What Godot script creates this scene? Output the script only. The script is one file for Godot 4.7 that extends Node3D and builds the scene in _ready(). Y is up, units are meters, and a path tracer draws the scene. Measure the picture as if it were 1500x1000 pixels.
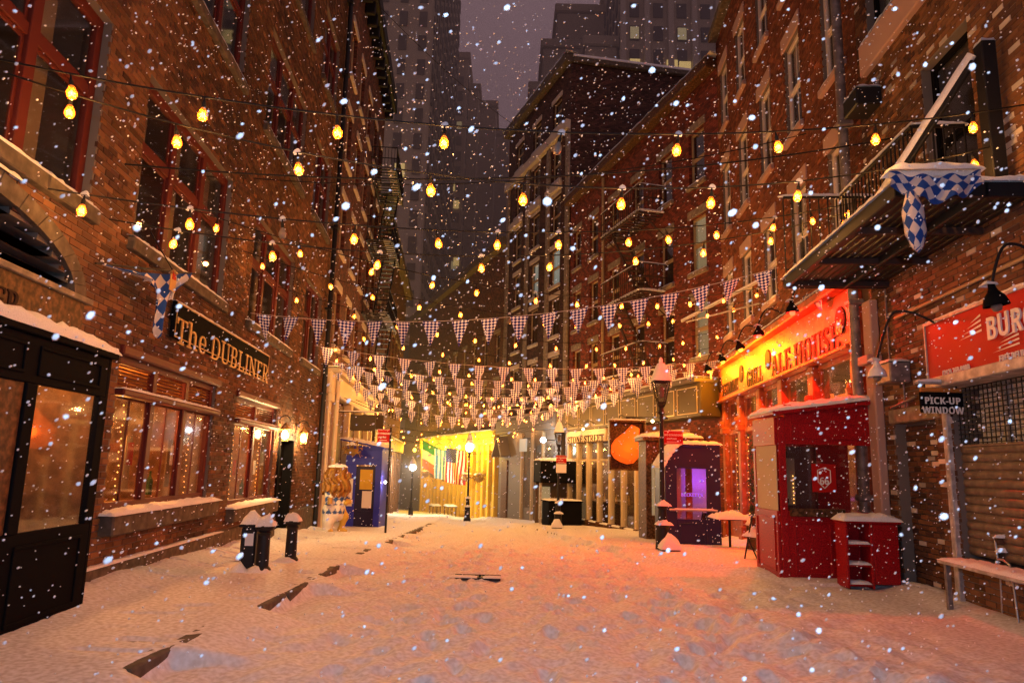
extends Node3D
# A narrow old street of brick pubs in a snowfall at night, lit by strings of bulbs.
# Units are metres, the camera stands at the origin and looks along -z; the street falls away gently.

var rng := RandomNumberGenerator.new()
var M := {}
var taken := {}
var boxes := {}
var fine := FastNoiseLite.new()
var cam_t: Transform3D
var WL: Dictionary   # facade of the pub and the house behind it
var WR: Dictionary   # facades of the burger shop and the red ale house
var W3: Dictionary   # facade that bends into the street behind the ale house
var W4: Dictionary   # tall house at the bend
var W5: Dictionary   # yellow shop front that closes the street

const FLAT := Vector3.UP


class Geo:
	var v := PackedVector3Array()
	var n := PackedVector3Array()
	var u := PackedVector2Array()
	var c := PackedColorArray()
	var xf := Transform3D()
	func put(p: Vector3, nn: Vector3, uv := Vector2.ZERO) -> void:
		v.append(xf * p)
		n.append((xf.basis * nn).normalized())
		u.append(uv)
	func tri(a: Vector3, b: Vector3, d: Vector3, hint: Vector3, ua := Vector2.ZERO, ub := Vector2.ZERO, ud := Vector2.ZERO) -> void:
		var nn := (b - a).cross(d - a)
		if nn.length_squared() < 1e-16:
			return
		nn = nn.normalized()
		if nn.dot(hint) < 0.0:
			var t := b
			b = d
			d = t
			var s := ub
			ub = ud
			ud = s
			nn = -nn
		put(a, nn, ua)
		put(d, nn, ud)
		put(b, nn, ub)
	func quad(a: Vector3, b: Vector3, d: Vector3, e: Vector3, hint: Vector3, r := Rect2(0, 0, 1, 1)) -> void:
		var u0 := r.position
		var u1 := Vector2(r.end.x, r.position.y)
		var u2 := r.end
		var u3 := Vector2(r.position.x, r.end.y)
		tri(a, b, d, hint, u0, u1, u2)
		tri(a, d, e, hint, u0, u2, u3)
	func box(x0: float, x1: float, y0: float, y1: float, z0: float, z1: float, bev := 0.006) -> void:
		var m := Vector3(x0 + x1, y0 + y1, z0 + z1) / 2.0
		var h := Vector3(absf(x1 - x0), absf(y1 - y0), absf(z1 - z0)) / 2.0
		var b := minf(bev, minf(h.x, minf(h.y, h.z)) * 0.6)
		var i := h - Vector3(b, b, b)
		for a in 3:
			var p := (a + 1) % 3
			var q := (a + 2) % 3
			for s in [-1.0, 1.0]:
				var k := []
				for w in [[-1, -1], [1, -1], [1, 1], [-1, 1]]:
					var t := Vector3()
					t[a] = s * h[a]
					t[p] = w[0] * i[p]
					t[q] = w[1] * i[q]
					k.append(m + t)
				var o := Vector3()
				o[a] = s
				quad(k[0], k[1], k[2], k[3], o)
				if b <= 0.0:
					continue
				for s2 in [-1.0, 1.0]:
					var e := []
					for w in [[0, -1], [0, 1], [1, 1], [1, -1]]:
						var t := Vector3()
						t[a] = s * (h[a] if w[0] == 0 else i[a])
						t[p] = s2 * (i[p] if w[0] == 0 else h[p])
						t[q] = w[1] * i[q]
						e.append(m + t)
					var o2 := Vector3()
					o2[a] = s
					o2[p] = s2
					quad(e[0], e[1], e[2], e[3], o2)
		if b > 0.0:
			for sx in [-1.0, 1.0]:
				for sy in [-1.0, 1.0]:
					for sz in [-1.0, 1.0]:
						tri(m + Vector3(sx * h.x, sy * i.y, sz * i.z), m + Vector3(sx * i.x, sy * h.y, sz * i.z), m + Vector3(sx * i.x, sy * i.y, sz * h.z), Vector3(sx, sy, sz))
	func bar(a: Vector3, b: Vector3, w: float, d: float, up := Vector3.UP) -> void:
		# a square bar from a to b
		var keep := xf
		var z := (b - a).normalized()
		var x := up.cross(z)
		if x.length() < 0.01:
			x = Vector3.RIGHT.cross(z)
		x = x.normalized()
		xf = keep * Transform3D(Basis(x, z.cross(x), z), (a + b) / 2.0)
		var l := (b - a).length() / 2.0
		box(-w / 2, w / 2, -d / 2, d / 2, -l, l, minf(w, d) * 0.15)
		xf = keep
	func tube(p: Array, r: float, sides := 8, r2 := -1.0) -> void:
		var rings := []
		var side := Vector3.ZERO
		for k in p.size():
			var d: Vector3 = (p[mini(k + 1, p.size() - 1)] - p[maxi(k - 1, 0)]).normalized()
			if side == Vector3.ZERO:
				side = d.cross(Vector3.UP if absf(d.y) < 0.9 else Vector3.RIGHT).normalized()
			side = (side - d * side.dot(d)).normalized()
			var up := side.cross(d)
			var rr := r if r2 < 0.0 else lerpf(r, r2, float(k) / (p.size() - 1))
			var ring := []
			for j in sides:
				var o := side * cos(TAU * j / sides) + up * sin(TAU * j / sides)
				ring.append([p[k] + o * rr, o])
			rings.append(ring)
		for k in p.size() - 1:
			for j in sides:
				smooth(rings[k][j], rings[k][(j + 1) % sides], rings[k + 1][(j + 1) % sides], rings[k + 1][j])
		for e in [0, p.size() - 1]:
			var o: Vector3 = (p[0] - p[1]) if e == 0 else (p[e] - p[e - 1])
			for j in range(1, sides - 1):
				tri(rings[e][0][0], rings[e][j][0], rings[e][j + 1][0], o)
	func smooth(a: Array, b: Array, d: Array, e: Array) -> void:
		for t in [[a, b, d], [a, d, e]]:
			var nn: Vector3 = (t[1][0] - t[0][0]).cross(t[2][0] - t[0][0])
			var k := [0, 2, 1] if nn.dot(t[0][1] + t[1][1] + t[2][1]) > 0.0 else [0, 1, 2]
			for i in k:
				put(t[i][0], t[i][1])
	func lathe(p: Array, sides := 16, at := Vector3.ZERO) -> void:
		# p: Vector2(radius, height) from the bottom up
		for k in p.size() - 1:
			var a: Vector2 = p[k]
			var b: Vector2 = p[k + 1]
			var w := Vector2(b.y - a.y, a.x - b.x)
			if w.length() < 1e-6:
				continue
			w = w.normalized()
			for j in sides:
				var f := []
				for q in [j, j + 1]:
					var o := Vector3(cos(TAU * q / sides), 0, sin(TAU * q / sides))
					var nn := o * w.x + Vector3(0, w.y, 0)
					f.append([at + o * a.x + Vector3(0, a.y, 0), nn])
					f.append([at + o * b.x + Vector3(0, b.y, 0), nn])
				smooth(f[0], f[2], f[3], f[1])
	func mesh() -> ArrayMesh:
		var a := []
		a.resize(Mesh.ARRAY_MAX)
		a[Mesh.ARRAY_VERTEX] = v
		a[Mesh.ARRAY_NORMAL] = n
		a[Mesh.ARRAY_TEX_UV] = u
		if c.size() == v.size():
			a[Mesh.ARRAY_COLOR] = c
		var m := ArrayMesh.new()
		m.add_surface_from_arrays(Mesh.PRIMITIVE_TRIANGLES, a)
		return m


# ---------------------------------------------------------------- small helpers

func V(x: float, y: float, z: float) -> Vector3:
	return Vector3(x, y, z)


func lin(r: float, g: float, b: float) -> Color:
	return Color(r, g, b).linear_to_srgb()


func mat(key: String, col: Color, rough := 0.8, metal := 0.0, tex: Texture2D = null, scale := 1.0, bump := 0.0) -> StandardMaterial3D:
	var m := StandardMaterial3D.new()
	m.resource_name = key
	m.albedo_color = col.linear_to_srgb()
	m.roughness = rough
	m.metallic = metal
	m.metallic_specular = 0.35
	if tex:
		m.albedo_texture = tex
		m.uv1_triplanar = true
		m.uv1_world_triplanar = true
		m.uv1_scale = V(scale, scale, scale)
		if bump > 0.0:
			m.heightmap_enabled = true
			m.heightmap_texture = tex
			m.heightmap_scale = bump
	M[key] = m
	return m


func glow(key: String, col: Color, energy: float) -> void:
	var m := StandardMaterial3D.new()
	m.resource_name = key
	m.albedo_color = Color(0.5, 0.5, 0.5)
	m.emission_enabled = true
	m.emission = col.linear_to_srgb()
	m.emission_energy_multiplier = energy
	M[key] = m


func noise_tex(freq: float, lo: float, hi: float, seed_: int, size := 256, oct := 4) -> NoiseTexture2D:
	var t := NoiseTexture2D.new()
	var f := FastNoiseLite.new()
	f.noise_type = FastNoiseLite.TYPE_SIMPLEX_SMOOTH
	f.seed = seed_
	f.frequency = freq
	f.fractal_octaves = oct
	t.noise = f
	t.width = size
	t.height = size
	t.seamless = true
	var g := Gradient.new()
	g.colors = PackedColorArray([Color(lo, lo, lo), Color(hi, hi, hi)])
	g.offsets = PackedFloat32Array([0.2, 0.8])
	t.color_ramp = g
	return t


func numbered(nm: String) -> String:
	var k: int = taken.get(nm, -1) + 1
	taken[nm] = k
	return nm if k == 0 else "%s_%03d" % [nm, k]


func thing(nm: String, label: String, cat: String, xf := Transform3D(), group := "", kind := "") -> Node3D:
	var o := Node3D.new()
	o.name = numbered(nm)
	o.transform = xf
	add_child(o)
	tag(o, label, cat, group, kind)
	return o


func tag(o: Node3D, label: String, cat: String, group := "", kind := "") -> void:
	if label:
		o.set_meta("label", label)
	if cat:
		o.set_meta("category", cat)
	if group:
		o.set_meta("group", group)
	if kind:
		o.set_meta("kind", kind)


func part(par: Node3D, nm: String, mesh: Mesh, m: Material, at := Vector3.ZERO) -> MeshInstance3D:
	var o := MeshInstance3D.new()
	o.name = nm if par != self else numbered(nm)
	o.mesh = mesh
	o.material_override = m
	o.position = at
	par.add_child(o, true)
	return o


func bx(par: Node3D, nm: String, m: Material, x0: float, x1: float, y0: float, y1: float, z0: float, z1: float, bev := 0.008) -> MeshInstance3D:
	var s := V(absf(x1 - x0), absf(y1 - y0), absf(z1 - z0))
	var key := "%d_%d_%d_%d" % [roundi(s.x * 2000), roundi(s.y * 2000), roundi(s.z * 2000), roundi(bev * 2000)]
	if not boxes.has(key):
		var g := Geo.new()
		g.box(-s.x / 2, s.x / 2, -s.y / 2, s.y / 2, -s.z / 2, s.z / 2, bev)
		boxes[key] = g.mesh()
	return part(par, nm, boxes[key], m, V((x0 + x1) / 2, (y0 + y1) / 2, (z0 + z1) / 2))


func tubes(par: Node3D, nm: String, m: Material, p: Array, r: float, sides := 8, r2 := -1.0) -> MeshInstance3D:
	var g := Geo.new()
	g.tube(p, r, sides, r2)
	return part(par, nm, g.mesh(), m)


func turned(par: Node3D, nm: String, m: Material, p: Array, at := Vector3.ZERO, sides := 16) -> MeshInstance3D:
	var g := Geo.new()
	g.lathe(p, sides)
	return part(par, nm, g.mesh(), m, at)


func frame(a: Vector2, b: Vector2, away: bool) -> Dictionary:
	# a facade through the plan points a, b (x, z); s runs from a; local +z looks out of the wall
	var d := V(b.x - a.x, 0, b.y - a.y).normalized()
	var x := d if away else -d
	return {"t": Transform3D(Basis(x, Vector3.UP, x.cross(Vector3.UP)), V(a.x, 0, a.y)), "g": 1.0 if away else -1.0}


func at(w: Dictionary, s: float, y: float, o: float) -> Vector3:
	return w.t * V(w.g * s, y, o)


func on(w: Dictionary, s: float, y: float, o: float) -> Transform3D:
	return Transform3D(w.t.basis, at(w, s, y, o))


func street_y(z: float) -> float:
	var t := maxf(0.0, absf(z) - 9.0)
	return -0.05 * t * t / (t + 4.0) if t > 0.0 and z < 0.0 else 0.0


func grid(p: PackedVector3Array, nx: int, flip := false, uv := PackedVector2Array()) -> ArrayMesh:
	var nz := p.size() / nx
	var nn := PackedVector3Array()
	nn.resize(p.size())
	var ix := PackedInt32Array()
	for j in nz:
		for i in nx:
			var du := p[j * nx + mini(i + 1, nx - 1)] - p[j * nx + maxi(i - 1, 0)]
			var dv := p[mini(j + 1, nz - 1) * nx + i] - p[maxi(j - 1, 0) * nx + i]
			var o := du.cross(dv).normalized()
			nn[j * nx + i] = -o if flip else o
			if i < nx - 1 and j < nz - 1:
				var a := j * nx + i
				if flip:
					ix.append_array([a, a + 1, a + nx + 1, a, a + nx + 1, a + nx])
				else:
					ix.append_array([a, a + nx + 1, a + 1, a, a + nx, a + nx + 1])
	var arr := []
	arr.resize(Mesh.ARRAY_MAX)
	arr[Mesh.ARRAY_VERTEX] = p
	arr[Mesh.ARRAY_NORMAL] = nn
	arr[Mesh.ARRAY_INDEX] = ix
	if uv.size():
		arr[Mesh.ARRAY_TEX_UV] = uv
	var m := ArrayMesh.new()
	m.add_surface_from_arrays(Mesh.PRIMITIVE_TRIANGLES, arr)
	return m


func snow_slab(w: float, d: float, h: float, peak := 0.0) -> ArrayMesh:
	# a pillow of lying snow, w by d, h thick, with an optional peak in the middle
	var nx := clampi(int(w / 0.07) + 5, 7, 60)
	var nz := clampi(int(d / 0.06) + 5, 7, 30)
	var p := PackedVector3Array()
	var sh := rng.randf() * 99.0
	for j in nz:
		for i in nx:
			var a := 2.0 * i / (nx - 1) - 1.0
			var b := 2.0 * j / (nz - 1) - 1.0
			a = signf(a) * (1.0 - pow(1.0 - absf(a), 1.6))
			b = signf(b) * (1.0 - pow(1.0 - absf(b), 1.6))
			var e := pow(maxf(0.0, 1.0 - pow(absf(a), 5.0)), 0.45) * pow(maxf(0.0, 1.0 - pow(absf(b), 5.0)), 0.45)
			var k := 1.0 + 0.55 * fine.get_noise_2d((a * w + sh) * 160.0, (b * d - sh) * 160.0) + 0.3 * fine.get_noise_2d((a * w + sh) * 700.0, (b * d + sh) * 700.0)
			var pk := peak * maxf(0.0, exp(-3.0 * (a * a + b * b)) - 0.05) * (0.85 + 0.3 * fine.get_noise_2d(a * 90.0 + sh, b * 90.0))
			p.append(V(a * w / 2 * (1.0 + 0.03 * k), e * h * k + pk, b * d / 2 * (1.0 + 0.12 * fine.get_noise_2d((a * w + sh) * 300.0, b * 40.0))))
	return grid(p, nx, true)


func snow_on(par: Node3D, x0: float, x1: float, y: float, z0: float, z1: float, h: float, peak := 0.0, nm := "snow_cap") -> MeshInstance3D:
	return part(par, nm, snow_slab(absf(x1 - x0), absf(z1 - z0), h, peak), M.snow, V((x0 + x1) / 2, y, (z0 + z1) / 2))


func words_on(par: Node3D, nm: String, text: String, m: Material, x: float, y: float, z: float, size: float, serif := true, wide := 1.0, thick := 0.012, bold := 700, from_start := false) -> MeshInstance3D:
	# size: height of a capital letter; wide: stretch along the line; x is the middle of the line
	var t := TextMesh.new()
	var f := SystemFont.new()
	f.font_names = PackedStringArray(["Droid Serif" if serif else "Droid Sans"])
	f.font_weight = bold
	t.font = f
	t.text = text
	t.font_size = 64
	t.pixel_size = size / 46.0
	t.depth = thick
	t.curve_step = 4.0
	t.horizontal_alignment = HORIZONTAL_ALIGNMENT_LEFT if from_start else HORIZONTAL_ALIGNMENT_CENTER
	var o := part(par, nm, t, m, V(x, y, z))
	o.scale = V(wide, 1, 1)
	return o


func lamp(par: Node3D, nm: String, col: Color, energy: float, p: Vector3, size := 0.03) -> void:
	var l := OmniLight3D.new()
	l.name = nm
	l.light_color = col.linear_to_srgb()
	l.light_energy = energy
	l.light_size = size
	l.omni_range = 60.0
	l.omni_attenuation = 2.0
	l.shadow_enabled = true
	l.position = p
	par.add_child(l, true)


func screen_size(p: Vector3) -> float:
	# how near a point is, negative when it lies outside the picture
	var q := cam_t.affine_inverse() * p
	if q.z > -0.5 or absf(q.x / q.z) > 0.72 or absf(q.y / q.z) > 0.48:
		return -1.0
	return 1.0 / -q.z


func moulding(par: Node3D, m: Material, x0: float, x1: float, y0: float, y1: float, z: float, along_z := false) -> void:
	# a raised rectangular panel frame
	var g := Geo.new()
	if along_z:
		g.xf = Transform3D(Basis(V(0, 0, 1), V(0, 1, 0), V(-1, 0, 0)), V(z, 0, 0))
		z = 0.0
	g.box(x0, x1, y0, y0 + 0.03, z, z + 0.018, 0.006)
	g.box(x0, x1, y1 - 0.03, y1, z, z + 0.018, 0.006)
	g.box(x0, x0 + 0.03, y0 + 0.028, y1 - 0.028, z, z + 0.017, 0.006)
	g.box(x1 - 0.03, x1, y0 + 0.028, y1 - 0.028, z, z + 0.017, 0.006)
	part(par, "moulding", g.mesh(), m)


# ---------------------------------------------------------------- walls, bricks and windows

func wall(par: Node3D, g: float, s0: float, s1: float, y0: float, y1: float, holes: Array, m: Material, deep := 0.3, z := -0.012, nm := "wall") -> MeshInstance3D:
	var xs := [s0, s1]
	var ys := [y0, y1]
	for h in holes:
		xs.append_array([clampf(h.position.x, s0, s1), clampf(h.end.x, s0, s1)])
		ys.append_array([clampf(h.position.y, y0, y1), clampf(h.end.y, y0, y1)])
	xs.sort()
	ys.sort()
	var o := Geo.new()
	for i in xs.size() - 1:
		for j in ys.size() - 1:
			if xs[i + 1] - xs[i] < 1e-4 or ys[j + 1] - ys[j] < 1e-4:
				continue
			var mid := Vector2((xs[i] + xs[i + 1]) / 2, (ys[j] + ys[j + 1]) / 2)
			if holes.any(func(h): return h.has_point(mid)):
				continue
			o.quad(V(g * xs[i], ys[j], z), V(g * xs[i + 1], ys[j], z), V(g * xs[i + 1], ys[j + 1], z), V(g * xs[i], ys[j + 1], z), V(0, 0, 1), Rect2(xs[i], ys[j], xs[i + 1] - xs[i], ys[j + 1] - ys[j]))
	for h in holes:
		var a: float = g * h.position.x
		var b: float = g * h.end.x
		var mx := (a + b) / 2
		for x in [a, b]:
			o.quad(V(x, h.position.y, z), V(x, h.position.y, z - deep), V(x, h.end.y, z - deep), V(x, h.end.y, z), V(mx - x, 0, 0), Rect2(0, 0, deep, h.size.y))
		for y in [h.position.y, h.end.y]:
			o.quad(V(a, y, z), V(a, y, z - deep), V(b, y, z - deep), V(b, y, z), V(0, h.get_center().y - y, 0), Rect2(0, 0, deep, h.size.x))
	# the end walls and the top give the wall its thickness
	for x in [s0, s1]:
		o.quad(V(g * x, y0, z), V(g * x, y0, z - 6.0), V(g * x, y1, z - 6.0), V(g * x, y1, z), V(g * (x - (s0 + s1) / 2), 0, 0), Rect2(0, y0, 6, y1 - y0))
	o.quad(V(g * s0, y1, z), V(g * s1, y1, z), V(g * s1, y1, z - 6.0), V(g * s0, y1, z - 6.0), FLAT, Rect2(0, 0, 6, 6))
	return part(par, nm, o.mesh(), m)


func bricks(par: Node3D, w: Dictionary, s0: float, s1: float, y0: float, y1: float, holes: Array, keys: Array, singles: int, out := 0.0) -> void:
	var g := Geo.new()
	g.box(-0.1025, 0.1025, -0.0325, 0.0325, -0.03, 0.0, 0.004)
	var one := g.mesh()
	var spots := []
	var rows := int((y1 - y0) / 0.075)
	for r in rows:
		var y := y0 + (r + 0.5) * 0.075
		var s := s0 - (0.1075 if r % 2 == 0 else 0.0)
		var cuts := []
		for h in holes:
			if h.position.y < y + 0.03 and h.end.y > y - 0.03:
				cuts.append(h)
		while s < s1:
			var spans := [[maxf(s, s0), minf(s + 0.205, s1)]]
			for h in cuts:
				var left := []
				for q in spans:
					if h.position.x > q[0]:
						left.append([q[0], minf(q[1], h.position.x)])
					if h.end.x < q[1]:
						left.append([maxf(q[0], h.end.x), q[1]])
				spans = left
			for q in spans:
				if q[1] - q[0] > 0.045:
					spots.append([(q[0] + q[1]) / 2, y, (q[1] - q[0]) / 0.205])
			s += 0.215
	var near := []
	for k in spots.size():
		var p: Array = spots[k]
		var v := screen_size(at(w, p[0], p[1], 0.0))
		if v > 0.0 and p[2] > 0.9:
			near.append([v, k])
	near.sort_custom(func(a, b): return a[0] > b[0])
	var single := {}
	for k in mini(singles, near.size()):
		single[near[k][1]] = true
	# the rest is joined: front, chamfers and sides of every brick in one mesh
	var face := Geo.new()
	var hx := 0.1025
	var hy := 0.0325
	var c := 0.004
	face.quad(V(-hx + c, -hy + c, 0), V(hx - c, -hy + c, 0), V(hx - c, hy - c, 0), V(-hx + c, hy - c, 0), V(0, 0, 1))
	for s in [-1.0, 1.0]:
		face.quad(V(s * (hx - c), -hy + c, 0), V(s * (hx - c), hy - c, 0), V(s * hx, hy, -c), V(s * hx, -hy, -c), V(s, 0, 1))
		face.quad(V(s * hx, -hy, -c), V(s * hx, hy, -c), V(s * hx, hy, -0.03), V(s * hx, -hy, -0.03), V(s, 0, 0))
		face.quad(V(-hx + c, s * (hy - c), 0), V(hx - c, s * (hy - c), 0), V(hx, s * hy, -c), V(-hx, s * hy, -c), V(0, s, 1))
		face.quad(V(-hx, s * hy, -c), V(hx, s * hy, -c), V(hx, s * hy, -0.03), V(-hx, s * hy, -0.03), V(0, s, 0))
	var all := Geo.new()
	for k in spots.size():
		var p: Array = spots[k]
		var b := Basis.from_euler(V(rng.randfn(0, 0.012), rng.randfn(0, 0.008), rng.randfn(0, 0.006))).scaled_local(V(p[2], rng.randf_range(0.94, 1.02), 1))
		var t := Transform3D(b, V(w.g * p[0], p[1], out + rng.randf_range(-0.004, 0.006)))
		# patches of darker, sootier and of redder brick, as the wall was repaired over the years
		var zone := fine.get_noise_2d(p[0] * 16.0, p[1] * 22.0) * 1.6 + rng.randfn(0, 0.42)
		var usual := keys.size() - (1 if keys.has("brick_pale") else 0)
		var key: String = keys[clampi(int((zone + 1.0) * 0.5 * usual), 0, usual - 1)]
		if rng.randf() < 0.055:
			key = keys[keys.size() - 1]
		if single.has(k):
			var o := part(par, "brick", one, M[key])
			o.transform = t
		else:
			var col: Color = M[key].albedo_color.srgb_to_linear() * rng.randf_range(0.75, 1.2)
			if rng.randf() < 0.5 + 0.9 * fine.get_noise_2d(p[0] * 9.0 + 300.0, p[1] * 5.0):   # sooty bricks come in swarms
				col *= 0.62
			col.a = 1.0
			add_copy(all, face, t, col)
	var o := part(par, "brickwork", all.mesh(), M.brick_tint)
	o.set_meta("kind", "stuff")


func add_copy(all: Geo, one: Geo, t: Transform3D, col: Color) -> void:
	all.v.append_array(t * one.v)
	all.n.append_array(Transform3D(t.basis.orthonormalized(), Vector3.ZERO) * one.n)
	all.u.append_array(one.u)
	var cols := PackedColorArray()
	cols.resize(one.v.size())
	cols.fill(col)
	all.c.append_array(cols)


func window(par: Node3D, g: float, s0: float, s1: float, y0: float, y1: float, o := {}) -> MeshInstance3D:
	# frame with jambs, mullions and rails, its panes, a room behind, a sill and a lintel
	var fm: Material = o.get("frame", M.red_frame)
	var lights: int = o.get("lights", 1)
	var rails: Array = o.get("rails", [])
	var t: float = o.get("t", 0.07)
	var z0: float = o.get("z", -0.14)
	var gg := Geo.new()
	var a := g * s0
	var b := g * s1
	var lo := minf(a, b)
	var hi := maxf(a, b)
	gg.box(lo, lo + t, y0, y1, z0 - 0.07, z0)
	gg.box(hi - t, hi, y0, y1, z0 - 0.07, z0)
	gg.box(lo + t, hi - t, y1 - t, y1, z0 - 0.07, z0)
	gg.box(lo + t, hi - t, y0, y0 + t, z0 - 0.07, z0)
	var pitch := (hi - lo) / lights
	for k in range(1, lights):
		var x := lo + pitch * k
		gg.box(x - t * 0.6, x + t * 0.6, y0 + t, y1 - t, z0 - 0.075, z0 + 0.012)
	for r in rails:
		gg.box(lo + t, hi - t, y0 + r - t * 0.5, y0 + r + t * 0.5, z0 - 0.065, z0 - 0.006)
	var w := part(par, "window", gg.mesh(), fm)
	var cuts := [0.0]
	cuts.append_array(rails)
	cuts.append(y1 - y0)
	for k in lights:
		for r in cuts.size() - 1:
			var low: float = y0 + cuts[r]
			var high: float = y0 + cuts[r + 1]
			if o.has("louvre") and r == cuts.size() - 2:
				var n := int((high - low - t) / 0.045)
				for q in n:
					var l := bx(w, "slat", fm, lo + pitch * k + t, lo + pitch * (k + 1) - t, low + t * 0.7 + q * 0.045, low + t * 0.7 + q * 0.045 + 0.012, z0 - 0.055, z0 - 0.012, 0.003)
					l.rotation.x = 0.6
				continue
			bx(w, "pane", o.get("glass", M.pane), lo + pitch * k + t * 0.5, lo + pitch * (k + 1) - t * 0.5, low + t * 0.4, high - t * 0.4, z0 - 0.045, z0 - 0.037, 0.0)
			if o.has("sash"):
				var sg := Geo.new()
				var xa := lo + pitch * k + t * 0.6
				var xb := lo + pitch * (k + 1) - t * 0.6
				sg.box(xa, xa + 0.045, low + t * 0.5, high - t * 0.5, z0 - 0.06, z0 - 0.03)
				sg.box(xb - 0.045, xb, low + t * 0.5, high - t * 0.5, z0 - 0.06, z0 - 0.03)
				sg.box(xa + 0.04, xb - 0.04, low + t * 0.5, low + t * 0.5 + 0.045, z0 - 0.059, z0 - 0.031)
				sg.box(xa + 0.04, xb - 0.04, high - t * 0.5 - 0.045, high - t * 0.5, z0 - 0.059, z0 - 0.031)
				if o.sash > 1:
					sg.box((xa + xb) / 2 - 0.015, (xa + xb) / 2 + 0.015, low + t * 0.5, high - t * 0.5, z0 - 0.057, z0 - 0.031)
				part(w, "sash", sg.mesh(), o.get("sash_mat", fm))
	var depth: float = o.get("deep", 1.8)
	var room := Geo.new()
	var rz := z0 - 0.09 - depth
	var rf := z0 - 0.09
	room.quad(V(lo, y0, rz), V(hi, y0, rz), V(hi, y1, rz), V(lo, y1, rz), V(0, 0, 1))
	room.quad(V(lo, y0, rz), V(lo, y1, rz), V(lo, y1, rf), V(lo, y0, rf), V(1, 0, 0))
	room.quad(V(hi, y0, rz), V(hi, y1, rz), V(hi, y1, rf), V(hi, y0, rf), V(-1, 0, 0))
	room.quad(V(lo, y1, rz), V(hi, y1, rz), V(hi, y1, rf), V(lo, y1, rf), V(0, -1, 0))
	room.quad(V(lo, y0, rz), V(hi, y0, rz), V(hi, y0, rf), V(lo, y0, rf), V(0, 1, 0))
	part(w, "interior", room.mesh(), o.get("room", M.dark_room))
	if o.has("blind"):
		var ym: float = lerpf(y1, y0, o.blind)
		for k in lights:
			bx(w, "window_blind", o.get("blind_mat", M.blind), lo + pitch * k + t, lo + pitch * (k + 1) - t, ym, y1 - t, z0 - 0.13, z0 - 0.12, 0.0)
	if o.has("sill"):
		var sh: float = o.sill
		bx(w, "sill", o.get("sill_mat", M.stone), lo - 0.1, hi + 0.1, y0 - sh, y0 - 0.002, -0.2, 0.09, 0.012)
		snow_on(w, lo - 0.09, hi + 0.09, y0 - 0.004, -0.1, 0.085, o.get("snow", 0.05))
	if o.has("lintel"):
		var lh: float = o.lintel
		bx(w, "lintel", o.get("sill_mat", M.stone), lo - 0.12, hi + 0.12, y1 + 0.002, y1 + lh, -0.12, 0.03, 0.012)
	return w


func goose_lamp(label: String, w: Dictionary, s: float, y: float, reach: float, drop: float, shade: Material, glows: Material, col := Color.BLACK, energy := 0.0, face_in := 0.0, side := 0.0) -> void:
	# a gooseneck lamp: wall plate, bent arm, bell shade, bulb
	var t := thing("gooseneck_lamp", label, "wall lamp", on(w, s, y, 0.0))
	turned(t, "wall_plate", M.black_iron, [Vector2(0.0, 0.0), Vector2(0.06, 0.0), Vector2(0.06, 0.02), Vector2(0.0, 0.035)]).rotation.x = PI / 2
	var p := []
	for k in 15:
		var q := k / 14.0
		p.append(V(side * q, 0.26 * sin(q * PI) - drop * smoothstep(0.55, 1.0, q), reach * (1.0 - pow(1.0 - q, 1.5))))
	tubes(t, "arm", M.black_iron, p, 0.016)
	var h := Node3D.new()
	var bell := Geo.new()
	bell.lathe([Vector2(0.125, -0.2), Vector2(0.12, -0.17), Vector2(0.095, -0.1), Vector2(0.05, -0.045), Vector2(0.035, 0.0), Vector2(0.03, 0.06), Vector2(0.0, 0.065)], 20)
	bell.lathe([Vector2(0.0, 0.03), Vector2(0.045, -0.045), Vector2(0.09, -0.1), Vector2(0.115, -0.17), Vector2(0.12, -0.2)], 20)
	var sh := part(t, "lamp_shade", bell.mesh(), shade, p[14])
	sh.rotation.x = face_in
	turned(sh, "bulb", glows, [Vector2(0, -0.265), Vector2(0.04, -0.25), Vector2(0.055, -0.21), Vector2(0.035, -0.14), Vector2(0.015, -0.04)])
	var sn := part(sh, "snow_cap", snow_slab(0.15, 0.13, 0.03, 0.03), M.snow, V(0, 0.02, 0.03))
	sn.rotation.x = -face_in
	h.free()
	if energy > 0.0:
		lamp(sh, "bulb_light", col, energy, V(0, -0.215, 0), 0.04)


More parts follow.
